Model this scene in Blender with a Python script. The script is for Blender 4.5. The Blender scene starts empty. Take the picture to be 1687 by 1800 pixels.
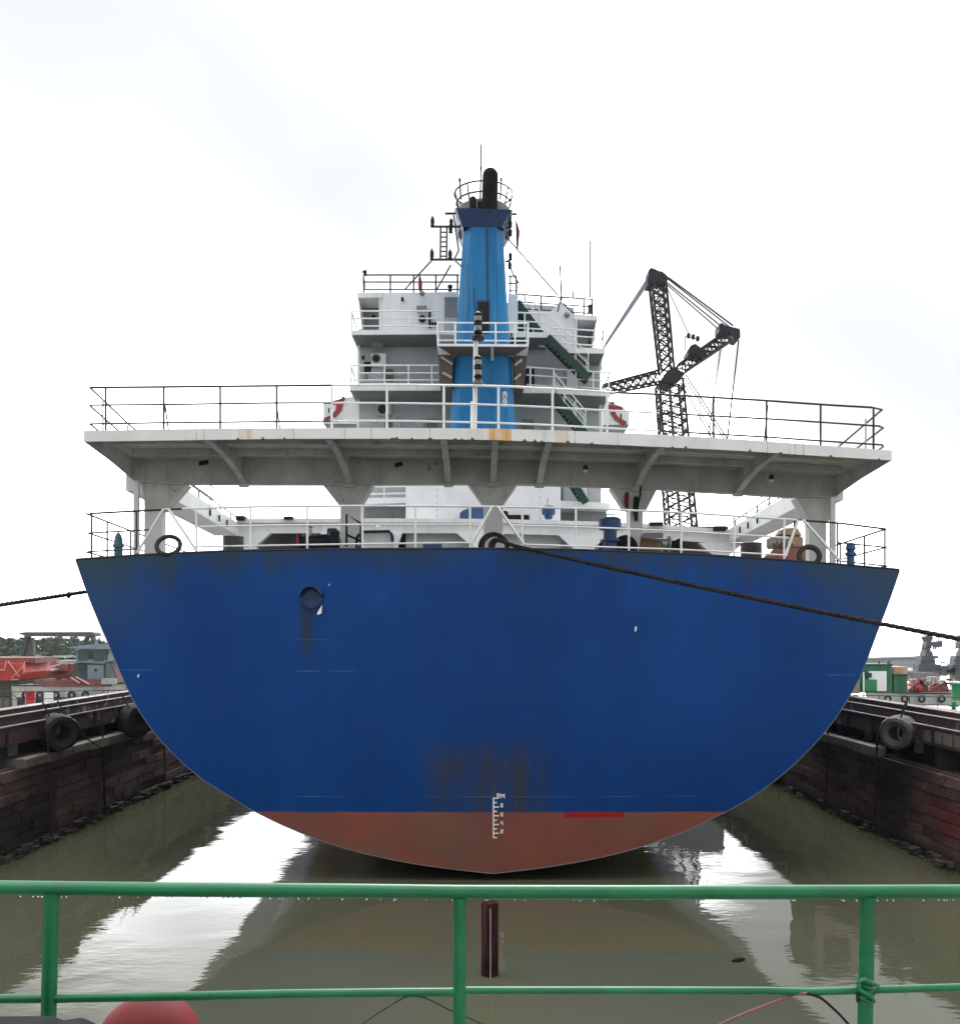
import bpy, math, random
import numpy as np
from mathutils import Vector, Matrix
R = math.radians
random.seed(7)
SC = bpy.context.scene
COL = SC.collection

# ------------------------------------------------------------------ camera, sky, sun, exposure
F, CX, HY, EYE = 1687.0, 843.5, 1125.0, 5.6       # focal length and horizon of the photograph, eye height over the water
cam = bpy.data.cameras.new('camera')
cam.sensor_fit = 'HORIZONTAL'; cam.sensor_width = 36.0; cam.lens = 36.0
cam.shift_y = (HY - 900.0) / 1687.0
cam.clip_start = 0.05; cam.clip_end = 4000
cam_o = bpy.data.objects.new('camera', cam); COL.objects.link(cam_o)
cam_o.location = (0, 0, EYE); cam_o.rotation_euler = (R(90), 0, 0)
SC.camera = cam_o
SC.render.engine = 'CYCLES'
SC.cycles.use_denoising = True
SC.cycles.max_bounces = 6; SC.cycles.diffuse_bounces = 3; SC.cycles.glossy_bounces = 3
SC.cycles.caustics_reflective = False; SC.cycles.caustics_refractive = False
SC.cycles.volume_bounces = 1
SC.view_settings.view_transform = 'Standard'
SC.view_settings.look = 'None'
SC.view_settings.exposure = 0.70
SC.view_settings.gamma = 1.0
SC.view_settings.use_curve_mapping = False

SUN_EL, SUN_AZ = 42.0, 3.0           # the sun stands behind the cloud, ahead of the camera beyond the ship
SUN_D = Vector((math.sin(R(SUN_AZ))*math.cos(R(SUN_EL)), math.cos(R(SUN_AZ))*math.cos(R(SUN_EL)), math.sin(R(SUN_EL))))
world = bpy.data.worlds.new('World'); SC.world = world; world.use_nodes = True
wt = world.node_tree; wt.nodes.clear()
w_out = wt.nodes.new('ShaderNodeOutputWorld'); w_bg = wt.nodes.new('ShaderNodeBackground')
w_sky = wt.nodes.new('ShaderNodeTexSky'); w_sky.sky_type = 'NISHITA'; w_sky.sun_disc = False
w_sky.sun_elevation = R(SUN_EL); w_sky.sun_rotation = R(SUN_AZ)
w_co = wt.nodes.new('ShaderNodeTexCoord')
w_map = wt.nodes.new('ShaderNodeMapping'); w_map.inputs['Scale'].default_value = (1.0, 1.0, 1.9)
w_map.inputs['Location'].default_value = (15.72, 20.59, 5.75)
w_no = wt.nodes.new('ShaderNodeTexNoise'); w_no.inputs['Scale'].default_value = 1.3
w_no.inputs['Detail'].default_value = 3; w_no.inputs['Roughness'].default_value = 0.45; w_no.inputs['Distortion'].default_value = 0.6
w_rp = wt.nodes.new('ShaderNodeValToRGB')
w_rp.color_ramp.elements[0].position = 0.22; w_rp.color_ramp.elements[0].color = (0.150, 0.160, 0.170, 1)
w_rp.color_ramp.elements[1].position = 0.55; w_rp.color_ramp.interpolation = 'LINEAR'
w_rp.color_ramp.elements[1].color = (1.0, 1.0, 1.0, 1)
w_e = w_rp.color_ramp.elements.new(0.38); w_e.color = (0.200, 0.206, 0.212, 1)
w_e = w_rp.color_ramp.elements.new(0.465); w_e.color = (0.255, 0.258, 0.261, 1)
w_sc = wt.nodes.new('ShaderNodeMixRGB'); w_sc.blend_type = 'MULTIPLY'; w_sc.inputs[0].default_value = 1
w_sc.inputs[2].default_value = (21.5, 21.8, 22.1, 1)
w_mx = wt.nodes.new('ShaderNodeMixRGB'); w_mx.inputs[0].default_value = 0.985
# thin overcast glows towards the hidden sun: one smooth cosine lobe over the whole dome
w_dot = wt.nodes.new('ShaderNodeVectorMath'); w_dot.operation = 'DOT_PRODUCT'; w_dot.inputs[1].default_value = SUN_D
w_gl = wt.nodes.new('ShaderNodeMapRange'); w_gl.interpolation_type = 'SMOOTHSTEP'
for _i, _v in enumerate((-0.5, 1.0, 0.36, 1.05)): w_gl.inputs[1+_i].default_value = _v
w_g2 = wt.nodes.new('ShaderNodeMixRGB'); w_g2.blend_type = 'MULTIPLY'; w_g2.inputs[0].default_value = 1
wt.links.new(w_co.outputs['Generated'], w_dot.inputs[0]); wt.links.new(w_dot.outputs['Value'], w_gl.inputs[0])
wt.links.new(w_gl.outputs[0], w_g2.inputs[2])
wt.links.new(w_co.outputs['Generated'], w_map.inputs[0]); wt.links.new(w_map.outputs[0], w_no.inputs['Vector'])
wt.links.new(w_no.outputs['Fac'], w_rp.inputs[0]); wt.links.new(w_rp.outputs[0], w_sc.inputs[1])
wt.links.new(w_sc.outputs[0], w_g2.inputs[1])
wt.links.new(w_sky.outputs[0], w_mx.inputs[1]); wt.links.new(w_g2.outputs[0], w_mx.inputs[2])
wt.links.new(w_mx.outputs[0], w_bg.inputs[0]); w_bg.inputs[1].default_value = 0.13
wt.links.new(w_bg.outputs[0], w_out.inputs[0])

sun = bpy.data.lights.new('sun', 'SUN'); sun.energy = 1.4; sun.angle = R(20); sun.color = (1.0, 0.97, 0.93)
sun_o = bpy.data.objects.new('sun', sun); COL.objects.link(sun_o)
sun_o.rotation_mode = 'QUATERNION'; sun_o.rotation_quaternion = SUN_D.to_track_quat('Z', 'Y')
sun_o.location = (10, 30, 60)

# ------------------------------------------------------------------ helpers
def P(px, py, Y):
    """point at depth Y that the photograph shows at pixel px, py"""
    return Vector(((px - CX) / F * Y, Y, EYE - (py - HY) / F * Y))
def Xp(px, Y): return (px - CX) / F * Y
def Zp(py, Y): return EYE - (py - HY) / F * Y
def ip(x, pts):
    return float(np.interp(x, [p[0] for p in pts], [p[1] for p in pts]))

WL = {}
def link(o, parent, loc):
    COL.objects.link(o)
    loc = Vector(loc)
    if parent is not None:
        o.parent = parent; o.location = loc - WL[parent.name]
    else:
        o.location = loc
    WL[o.name] = loc
    return o
def tag(o, label=None, cat=None, group=None, kind=None):
    if label: o['label'] = label
    if cat: o['category'] = cat
    if group: o['group'] = group
    if kind: o['kind'] = kind
    return o
def thing(name, loc, label, cat, group=None):
    o = bpy.data.objects.new(name, None); o.empty_display_size = 0.3
    link(o, None, loc)
    return tag(o, label, cat, group)

class MB:
    def __init__(s): s.v = []; s.f = []
    def add(s, vs, fs):
        n = len(s.v); s.v += [Vector(v) for v in vs]; s.f += [tuple(i + n for i in f) for f in fs]; return s
    def box(s, x0, x1, y0, y1, z0, z1):
        return s.add([(x0,y0,z0),(x1,y0,z0),(x1,y1,z0),(x0,y1,z0),(x0,y0,z1),(x1,y0,z1),(x1,y1,z1),(x0,y1,z1)],
                     [(0,3,2,1),(4,5,6,7),(0,1,5,4),(1,2,6,5),(2,3,7,6),(3,0,4,7)])
    def prism(s, poly, vec):
        poly = [Vector(p) for p in poly]; vec = Vector(vec); n = len(poly)
        vs = poly + [p + vec for p in poly]
        return s.add(vs, [tuple(range(n)), tuple(range(2*n-1, n-1, -1))] + [(i, n+i, n+(i+1) % n, (i+1) % n) for i in range(n)])
    def bar(s, p0, p1, w, h, up=(0,0,1)):
        p0 = Vector(p0); p1 = Vector(p1); d = (p1 - p0).normalized(); up = Vector(up)
        if abs(d.dot(up)) > 0.98: up = Vector((0,1,0))
        a = d.cross(up).normalized() * w / 2; b = a.cross(d).normalized() * h / 2
        vs = [p0-a-b, p0+a-b, p0+a+b, p0-a+b, p1-a-b, p1+a-b, p1+a+b, p1-a+b]
        return s.add(vs, [(0,1,2,3),(7,6,5,4),(0,4,5,1),(1,5,6,2),(2,6,7,3),(3,7,4,0)])
    def tube(s, pts, r, n=8, closed=False, caps=True):
        pts = [Vector(p) for p in pts]; m = len(pts); rs = r if isinstance(r, (list, tuple)) else [r] * m
        vs = []; fs = []; a = None
        for i, p in enumerate(pts):
            if closed: d = pts[(i+1) % m] - pts[i-1]
            else: d = pts[min(i+1, m-1)] - pts[max(i-1, 0)]
            d.normalize()
            if a is None:
                a = d.cross(Vector((0,0,1)) if abs(d.z) < 0.9 else Vector((0,1,0))).normalized()
            a = (a - d * a.dot(d)).normalized(); b = d.cross(a)
            for k in range(n):
                t = 2 * math.pi * k / n
                vs.append(p + (a * math.cos(t) + b * math.sin(t)) * rs[i])
        for i in range(m if closed else m - 1):
            j = (i + 1) % m
            for k in range(n):
                q = (k + 1) % n
                fs.append((i*n+k, i*n+q, j*n+q, j*n+k))
        if caps and not closed:
            fs.append(tuple(range(n-1, -1, -1))); fs.append(tuple((m-1)*n+k for k in range(n)))
        return s.add(vs, fs)
    def lathe(s, prof, c, n=16, axis=(0,0,1)):
        c = Vector(c); ax = Vector(axis).normalized()
        a = ax.cross(Vector((0,0,1)) if abs(ax.z) < 0.9 else Vector((1,0,0))).normalized(); b = ax.cross(a)
        vs = []; fs = []; m = len(prof)
        for r, h in prof:
            for k in range(n):
                t = 2*math.pi*k/n
                vs.append(c + ax*h + (a*math.cos(t) + b*math.sin(t))*max(r, 1e-4))
        for i in range(m-1):
            for k in range(n):
                q = (k+1) % n
                fs.append((i*n+k, i*n+q, (i+1)*n+q, (i+1)*n+k))
        fs.append(tuple(range(n-1, -1, -1))); fs.append(tuple((m-1)*n+k for k in range(n)))
        return s.add(vs, fs)
    def torus(s, c, axis, R0, r0, n=24, m=10, sx=1.0):
        c = Vector(c); ax = Vector(axis).normalized()
        a = ax.cross(Vector((0,0,1)) if abs(ax.z) < 0.9 else Vector((1,0,0))).normalized(); b = ax.cross(a)
        vs = []; fs = []
        for i in range(n):
            t = 2*math.pi*i/n; d = a*math.cos(t) + b*math.sin(t)
            for k in range(m):
                u = 2*math.pi*k/m
                vs.append(c + d*(R0 + r0*math.cos(u)) + ax*(r0*sx*math.sin(u)))
        for i in range(n):
            for k in range(m):
                fs.append((i*m+k, ((i+1)%n)*m+k, ((i+1)%n)*m+(k+1)%m, i*m+(k+1)%m))
        return s.add(vs, fs)
    def grid(s, rows):
        n = len(rows[0]); vs = [p for r in rows for p in r]
        return s.add(vs, [(i*n+k, i*n+k+1, (i+1)*n+k+1, (i+1)*n+k) for i in range(len(rows)-1) for k in range(n-1)])
    def build(s, name, mat, parent=None, smooth=False, bevel=0, origin=None):
        vs = np.array([tuple(v) for v in s.v]); lo = vs.min(0); hi = vs.max(0)
        c = Vector(origin) if origin is not None else Vector(((lo[0]+hi[0])/2, (lo[1]+hi[1])/2, lo[2]))
        me = bpy.data.meshes.new(name)
        me.from_pydata([tuple(v - c) for v in s.v], [], s.f)
        me.materials.append(mat); me.validate(); me.update()
        import bmesh
        bm = bmesh.new(); bm.from_mesh(me); bmesh.ops.recalc_face_normals(bm, faces=bm.faces); bm.to_mesh(me); bm.free()
        if smooth:
            for p in me.polygons: p.use_smooth = True
            if hasattr(me, 'set_sharp_from_angle'): me.set_sharp_from_angle(angle=R(40))
        o = bpy.data.objects.new(name, me)
        link(o, parent, c)
        if bevel:
            m = o.modifiers.new('bevel', 'BEVEL'); m.width = bevel; m.segments = 2; m.limit_method = 'ANGLE'
        return o

ROD = {}
def rod(name, p0, p1, r, mat, parent=None, n=8):
    key = (mat.name, n)
    if key not in ROD:
        m = MB().lathe([(1,0),(1,1)], (0,0,0), n); me = bpy.data.meshes.new('rod_' + mat.name)
        me.from_pydata([tuple(v) for v in m.v], [], m.f); me.materials.append(mat); me.update()
        for p in me.polygons: p.use_smooth = len(p.vertices) == 4
        ROD[key] = me
    p0 = Vector(p0); p1 = Vector(p1); d = p1 - p0
    o = bpy.data.objects.new(name, ROD[key]); link(o, parent, p0)
    o.rotation_mode = 'QUATERNION'; o.rotation_quaternion = d.to_track_quat('Z', 'Y')
    o.scale = (r, r, d.length)
    return o
def slab(name, pts, Y, depth, mat, parent=None, bevel=0):
    """plate whose front face the photograph shows as the polygon pts, standing at depth Y, 'depth' thick"""
    return MB().prism([P(x, y, Y) for x, y in pts], (0, depth, 0)).build(name, mat, parent, bevel=bevel)
def rect(name, x0, y0, x1, y1, Y, depth, mat, parent=None, bevel=0):
    return slab(name, [(x0,y0),(x1,y0),(x1,y1),(x0,y1)], Y, depth, mat, parent, bevel)
def railing(parent, top, others, posts, r, mat, pmat=None, name='guard_railing'):
    """top rail is the part, lower rails and posts its sub-parts"""
    a = MB().tube(top, r, 8).build(name, mat, parent, smooth=True)
    for t in others: MB().tube(t, r*0.85, 6).build('rail', mat, a, smooth=True)
    for p0, p1 in posts: rod('rail_post', p0, p1, r, pmat or mat, a)
    return a

# ------------------------------------------------------------------ materials
class G:
    def __init__(s, name):
        s.m = bpy.data.materials.new(name); s.m.use_nodes = True; s.t = s.m.node_tree; s.t.nodes.clear()
        s.out = s.t.nodes.new('ShaderNodeOutputMaterial'); s.b = s.t.nodes.new('ShaderNodeBsdfPrincipled')
        s.t.links.new(s.b.outputs[0], s.out.inputs[0])
        g = s.t.nodes.new('ShaderNodeNewGeometry'); s.pos = g.outputs['Position']
        x = s.t.nodes.new('ShaderNodeSeparateXYZ'); s.t.links.new(s.pos, x.inputs[0]); s.x, s.y, s.z = x.outputs
    def put(s, sock, v):
        if hasattr(v, 'is_output'): s.t.links.new(v, sock)
        elif isinstance(v, (tuple, list)) and len(v) == 3 and len(sock.default_value) == 4: sock.default_value = (*v, 1)
        else: sock.default_value = v
    def math(s, op, a, b=0.0, c=0.0, clamp=False):
        n = s.t.nodes.new('ShaderNodeMath'); n.operation = op; n.use_clamp = clamp
        s.put(n.inputs[0], a); s.put(n.inputs[1], b); s.put(n.inputs[2], c); return n.outputs[0]
    def noise(s, scale=1.0, stretch=(1,1,1), detail=4, rough=0.55, vec=None, dist=0.0):
        mp = s.t.nodes.new('ShaderNodeMapping'); mp.inputs['Scale'].default_value = stretch
        s.t.links.new(vec or s.pos, mp.inputs[0])
        n = s.t.nodes.new('ShaderNodeTexNoise'); n.inputs['Scale'].default_value = scale
        n.inputs['Detail'].default_value = detail; n.inputs['Roughness'].default_value = rough
        n.inputs['Distortion'].default_value = dist
        s.t.links.new(mp.outputs[0], n.inputs['Vector']); return n.outputs['Fac']
    def ramp(s, v, a, b):
        n = s.t.nodes.new('ShaderNodeMapRange'); n.interpolation_type = 'SMOOTHSTEP'
        s.put(n.inputs[0], v); n.inputs[1].default_value = a; n.inputs[2].default_value = b; return n.outputs[0]
    def mix(s, f, a, b, mode='MIX'):
        n = s.t.nodes.new('ShaderNodeMixRGB'); n.blend_type = mode
        s.put(n.inputs[0], f); s.put(n.inputs[1], a); s.put(n.inputs[2], b); return n.outputs[0]
    def mul(s, *v):
        r = v[0]
        for q in v[1:]: r = s.math('MULTIPLY', r, q)
        return r
    def window(s, c, lo, hi, soft):
        return s.mul(s.ramp(c, lo - soft, lo + soft), s.math('SUBTRACT', 1.0, s.ramp(c, hi - soft, hi + soft)))
    def bump(s, h, strength=0.3, dist=0.02):
        n = s.t.nodes.new('ShaderNodeBump'); n.inputs['Strength'].default_value = strength; n.inputs['Distance'].default_value = dist
        s.put(n.inputs['Height'], h); s.t.links.new(n.outputs[0], s.b.inputs['Normal'])
    def done(s, col, rough=0.5, metal=0.0, spec=0.5):
        s.put(s.b.inputs['Base Color'], col); s.put(s.b.inputs['Roughness'], rough)
        s.put(s.b.inputs['Metallic'], metal); s.put(s.b.inputs['Specular IOR Level'], spec); return s.m

def paint(name, col, rough=0.5, var=0.18, streak=0.0, rust=0.0, scale=1.0, metal=0.0, bump=0.0, rustcol=(0.16, 0.06, 0.025), dirt=(0.10, 0.095, 0.08), spec=None):
    spec = spec if spec is not None else (0.15 if max(col) < 0.06 else 0.4)
    g = G(name)
    dark = tuple(c*(1-var) for c in col); lite = tuple(min(1, c*(1+var)) for c in col)
    c = g.mix(g.ramp(g.noise(1.3*scale, detail=6), 0.3, 0.7), dark, lite)
    if streak:
        f = g.ramp(g.noise(1.0, (3.5*scale, 3.5*scale, 0.35*scale), 6, 0.65), 0.48, 0.78)
        c = g.mix(g.mul(f, streak), c, dirt)
    if rust:
        f = g.mul(g.ramp(g.noise(5.0*scale, (1,1,0.5), 8, 0.7), 0.63 - 0.08*rust, 0.72 - 0.05*rust), g.ramp(g.noise(0.6*scale, detail=2), 0.42, 0.6))
        c = g.mix(f, c, rustcol)
    if bump: g.bump(g.noise(9*scale, detail=6), bump, 0.02)
    return g.done(c, g.math('ADD', rough - 0.08, g.math('MULTIPLY', g.noise(3*scale), 0.16)), metal, spec)

M = {}
M['white'] = paint('white_paint', (0.66, 0.665, 0.66), 0.45, 0.06, 0.22, 0.35)
M['whiteclean'] = paint('clean_white_paint', (0.70, 0.71, 0.72), 0.45, 0.05, 0.10, 0.1)
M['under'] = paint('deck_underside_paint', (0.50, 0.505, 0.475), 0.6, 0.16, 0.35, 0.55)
M['railwhite'] = paint('white_rail_paint', (0.72, 0.72, 0.71), 0.4, 0.08, 0.1, 0.5, 2)
M['raildark'] = paint('backlit_dark_rail_steel', (0.050, 0.050, 0.052), 0.5, 0.4, 0, 0.6, 2)  # near-black stands in for backlight on the ship's outer rails; plain dark steel elsewhere
M['darksteel'] = paint('dark_steel', (0.018, 0.019, 0.023), 0.5, 0.3)
M['black'] = paint('black_paint', (0.010, 0.010, 0.012), 0.55, 0.3)
M['soot'] = paint('sooty_exhaust_steel', (0.006, 0.006, 0.007), 0.9, 0.4, bump=0.2)
M['greywall'] = paint('grey_paint_and_recess_shade', (0.075, 0.072, 0.070), 0.6, 0.2, 0.3)  # dark grey paint; on the bulkhead behind the cross girder it paints interior shade
M['beadgrey'] = paint('worn_edge_paint', (0.14, 0.17, 0.21), 0.5, 0.2, 0.2, 0.5, 2)
M['bulkhead'] = paint('pale_grey_bulkhead_shade', (0.37, 0.40, 0.41), 0.5, 0.07, 0.2, 0.15)  # white walls greyed: shade under the overhanging decks put into the colour
M['soffit_shade'] = paint('grey_green_soffit_shade', (0.115, 0.135, 0.128), 0.6, 0.15, 0.25, 0.2)  # deck undersides darkened in the colour for shade; also covers the funnel drum
M['greylight'] = paint('light_grey_paint', (0.40, 0.42, 0.42), 0.5, 0.1, 0.25, 0.2)
M['greymid'] = paint('mid_grey_paint', (0.20, 0.205, 0.21), 0.5, 0.15, 0.25, 0.2)
M['greendk'] = paint('dark_green_paint', (0.015, 0.045, 0.036), 0.45, 0.2, 0.2)
M['teal'] = paint('teal_paint', (0.02, 0.10, 0.12), 0.45, 0.15, 0.2, 0.2)
M['gearblue'] = paint('deck_gear_blue', (0.025, 0.075, 0.19), 0.45, 0.15, 0.3, 0.3)
M['navy'] = paint('navy_paint', (0.008, 0.035, 0.115), 0.45, 0.15, 0.2)
M['brown'] = paint('brown_primer', (0.085, 0.062, 0.050), 0.65, 0.25, 0.4, 0.4)
M['rustdark'] = paint('dark_rusty_steel', (0.045, 0.034, 0.030), 0.7, 0.4, 0.2, 0.5)
M['redpaint'] = paint('red_paint', (0.38, 0.018, 0.022), 0.4, 0.15, 0.25)
M['flagred'] = paint('red_flag_cloth', (0.18, 0.012, 0.022), 0.8, 0.2)
M['swoosh'] = paint('red_emblem_paint', (0.26, 0.03, 0.035), 0.5, 0.2)
M['rubber'] = paint('tyre_rubber', (0.032, 0.030, 0.031), 0.75, 0.35, bump=0.25)
M['rubbergrey'] = paint('faded_tyre_rubber', (0.10, 0.10, 0.105), 0.8, 0.25, bump=0.25)
M['rope'] = paint('tarred_rope', (0.022, 0.018, 0.017), 0.8, 0.4, scale=4, bump=0.4)
M['steel'] = paint('bare_steel', (0.35, 0.36, 0.36), 0.35, 0.2, metal=0.6)
M['brass'] = paint('rusty_brown_cowl', (0.10, 0.060, 0.015), 0.5, 0.35, 0.3, 0.6)
M['pink'] = paint('faded_red_machine_paint', (0.36, 0.13, 0.10), 0.55, 0.2, 0.2, 0.3)
M['tan'] = paint('tan_tank_paint', (0.40, 0.27, 0.17), 0.5, 0.2, 0.3, 0.3)
M['glass'] = paint('dark_window_glass', (0.012, 0.014, 0.018), 0.12, 0.2, spec=0.5)
M['bulb'] = paint('lamp_glass', (0.85, 0.85, 0.85), 0.2, 0.02)
M['wire'] = paint('steel_wire', (0.03, 0.03, 0.035), 0.5, 0.2)
M['cranewire'] = paint('crane_wire', (0.22, 0.22, 0.27), 0.6, 0.1)
M['beige'] = paint('beige_cabin_paint', (0.36, 0.29, 0.23), 0.7, 0.15, 0.3)

def funnel_mat():
    g = G('funnel_blue_paint')
    c = g.mix(g.ramp(g.noise(0.9, (1,1,0.4), 5), 0.3, 0.7), (0.004, 0.130, 0.33), (0.010, 0.180, 0.40))
    f = g.ramp(g.noise(1.0, (5,5,0.18), 6, 0.7), 0.50, 0.74)
    c = g.mix(g.mul(f, 0.45), c, (0.16, 0.22, 0.24))
    f = g.ramp(g.noise(1.0, (9,9,0.25), 6, 0.7), 0.60, 0.72)
    c = g.mix(g.mul(f, 0.5), c, (0.20, 0.16, 0.09))
    return g.done(c, 0.6, 0.0, 0.25)
M['funnel'] = funnel_mat()

ZLINE = Zp(1428, 22.2)
def hull_mat():
    g = G('hull_blue_and_red_paint')
    # blue topsides with weather stains
    c = g.mix(g.ramp(g.noise(0.35, (1,1,0.6), 6, 0.6), 0.35, 0.68), (0.0009, 0.042, 0.192), (0.0016, 0.056, 0.250))
    c = g.mix(g.mul(g.ramp(g.noise(1.0, (0.25,0.25,9), 4, 0.6), 0.52, 0.72), 0.25), c, (0.004, 0.045, 0.19))
    # grime washing down from the deck edge
    ztop = g.math('ADD', Zp(968, 21.9), g.math('MULTIPLY', g.math('POWER', g.math('ABSOLUTE', g.math('SUBTRACT', g.x, 0.1)), 2.0), -0.0046))
    depth = g.math('SUBTRACT', ztop, g.z)
    wob = g.math('MULTIPLY', g.noise(1.0, (1.1,1.1,0.12), 6, 0.7), 2.6)
    f = g.math('SUBTRACT', 1.0, g.ramp(g.math('ADD', depth, wob), 0.9, 2.0))
    c = g.mix(g.mul(f, 0.85), c, (0.026, 0.045, 0.054))
    st = g.ramp(g.noise(1.0, (6,6,0.10), 5, 0.6), 0.60, 0.75)
    f = g.mul(st, g.math('SUBTRACT', 1.0, g.ramp(depth, 0.1, 1.7)))
    c = g.mix(g.mul(f, 0.75), c, (0.040, 0.040, 0.030))
    # the corners faded greyer
    side = g.ramp(g.math('ABSOLUTE', g.math('SUBTRACT', g.x, 0.2)), 6.6, 9.6)
    c = g.mix(g.mul(side, g.math('SUBTRACT', 1.0, g.ramp(depth, 0.6, 2.8)), 0.55), c, (0.040, 0.072, 0.085))
    # fresh blue touch-up patches
    for (a, b, t, u) in ((640, 690, 1000, 1065), (1085, 1140, 1010, 1075)):
        f = g.mul(g.window(g.x, Xp(a, 21.9), Xp(b, 21.9), 0.22), g.window(g.z, Zp(u, 21.9), Zp(t, 21.9), 0.35))
        c = g.mix(g.mul(f, 0.40, g.ramp(g.noise(1.0,(3,3,.5),5),.3,.6)), c, (0.006, 0.075, 0.36))
    # streak below the discharge pipe
    w2 = g.math('ADD', g.x, g.math('MULTIPLY', g.noise(2.5), 0.10))
    f = g.mul(g.window(w2, Xp(531, 22) + .05, Xp(552, 22) + .05, 0.15), g.window(g.z, Zp(1150, 22), Zp(1052, 22), 0.55), g.math('ADD', 0.45, g.ramp(g.noise(1.0, (9,9,0.2), 5, 0.6), 0.35, 0.6)))
    c = g.mix(g.math('MULTIPLY', f, 0.75, clamp=True), c, (0.030, 0.036, 0.032))
    # brown scuffed patch over the draught marks
    n2 = g.math('MULTIPLY', g.noise(1.6, detail=6), 0.7)
    f = g.mul(g.window(g.math('ADD', g.x, n2), Xp(748, 22.1) + .35, Xp(965, 22.1) + .35, 0.30), g.window(g.math('ADD', g.z, n2), Zp(1426, 22.1) - 0.3, Zp(1312, 22.1) + .3, 0.45))
    c = g.mix(g.mul(f, 0.62, g.math('ADD', 0.35, g.ramp(g.noise(1.0, (4,4,0.3), 6, 0.65), 0.35, 0.65))), c, (0.040, 0.042, 0.038))
    f = g.mul(g.window(g.x, Xp(845, 22.1), Xp(940, 22.1), 0.05), g.window(g.z, ZLINE, Zp(1330, 22.1), 0.2), g.ramp(g.noise(1.0, (7,7,0.15), 4, 0.6), 0.55, 0.68))
    c = g.mix(g.mul(f, 0.7), c, (0.085, 0.065, 0.045))
    # plate seams and faint scratch lines
    for py, x0, x1, k in ((1403, 520, 870, 0.45), (1403, 900, 1340, 0.25), (1124, 520, 570, 0.35), (1180, 520, 620, 0.4), (1187, 1462, 1500, 0.9), (1178, 205, 260, 0.35)):
        yv = 22.0
        f = g.mul(g.window(g.z, Zp(py, yv) - 0.008, Zp(py, yv) + 0.008, 0.006), g.window(g.x, Xp(x0, yv), Xp(x1, yv), 0.2), g.ramp(g.noise(1.0, (1.2,1.2,1.2), 3), 0.38, 0.6))
        c = g.mix(g.mul(f, k), c, (0.22, 0.28, 0.36))
    # red boot-topping
    r = g.mix(g.ramp(g.noise(0.6, (1,1,0.7), 6, 0.6), 0.3, 0.7), (0.190, 0.068, 0.058), (0.255, 0.080, 0.054))
    r = g.mix(g.mul(g.ramp(g.noise(0.45, (1,1,1.5), 5), 0.48, 0.7), 0.6), r, (0.165, 0.100, 0.072))
    r = g.mix(g.mul(g.ramp(g.noise(1.0, (8,8,0.3), 5, 0.6), 0.58, 0.75), 0.4), r, (0.11, 0.075, 0.065))
    f = g.mul(g.window(g.math('ADD', g.x, g.math('MULTIPLY', g.noise(3.0), 0.12)), Xp(995, 22.2), Xp(1102, 22.2), 0.04), g.window(g.z, Zp(1438, 22.2), Zp(1420, 22.2), 0.012))
    r = g.mix(f, r, (0.33, 0.018, 0.018))
    zl = g.math('ADD', g.z, g.math('MULTIPLY', g.math('SUBTRACT', g.noise(1.8, detail=7), 0.5), 0.06))
    isb = g.ramp(zl, ZLINE - 0.006, ZLINE + 0.006)
    c = g.mix(isb, r, c)
    h = g.math('ADD', g.math('MULTIPLY', g.noise(0.55, (1,1,0.9), 2), 1.0), g.math('MULTIPLY', g.noise(2.2, (1,0.6,1), 3), 0.12))
    frames = g.math('MULTIPLY', g.math('SINE', g.math('MULTIPLY', g.x, 10.5)), 0.035)
    beads = g.math('MULTIPLY', g.ramp(g.math('ABSOLUTE', g.math('SUBTRACT', g.math('FRACT', g.math('MULTIPLY', g.z, 0.52)), 0.5)), 0.012, 0.0), 0.045)
    vb = g.math('MULTIPLY', g.ramp(g.math('ABSOLUTE', g.math('SUBTRACT', g.math('FRACT', g.math('MULTIPLY', g.math('ADD', g.x, 0.4), 0.21)), 0.5)), 0.004, 0.0), 0.045)
    h = g.math('ADD', h, g.math('ADD', frames, g.math('ADD', beads, vb)))
    g.bump(h, 0.35, 0.10)
    return g.done(c, g.math('ADD', 0.40, g.math('MULTIPLY', g.noise(1.5), 0.2)), 0.0, 0.18)
M['hull'] = hull_mat()

def fascia_mat():
    g = G('rust_streaked_white_paint')
    c = g.mix(g.ramp(g.noise(1.2, detail=5), 0.3, 0.7), (0.66, 0.665, 0.655), (0.74, 0.745, 0.74))
    c = g.mix(g.mul(g.ramp(g.noise(1.0, (5,5,0.5), 6, 0.65), 0.55, 0.75), 0.35), c, (0.36, 0.35, 0.30))
    for x0, x1, k in ((857, 898, 1.0), (418, 442, 0.42), (975, 1000, 0.45), (820, 850, 0.15)):
        f = g.mul(g.window(g.x, Xp(x0, 21.9), Xp(x1, 21.9), 0.035), g.math('ADD', 0.45, g.ramp(g.noise(1.0, (16,16,0.8), 5, 0.6), 0.38, 0.62)))
        c = g.mix(g.math('MULTIPLY', f, k, clamp=True), c, (0.62, 0.34, 0.09))
    c = g.mix(g.mul(g.ramp(g.noise(7.0, detail=8, rough=0.7), 0.66, 0.70), g.ramp(g.noise(0.5, detail=2), 0.45, 0.6)), c, (0.05, 0.035, 0.03))
    for sx in (343, 357, 516, 606, 653, 756, 1010, 1085, 1350, 1400, 1415, 1442):
        f = g.mul(g.window(g.x, Xp(sx, 21.95)-.006, Xp(sx, 21.95)+.006, 0.005), g.ramp(g.noise(2.3, detail=3), 0.35, 0.5))
        c = g.mix(g.mul(f, 0.8), c, (0.10, 0.09, 0.08))
    return g.done(c, 0.5)
M['fascia'] = fascia_mat()

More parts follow.
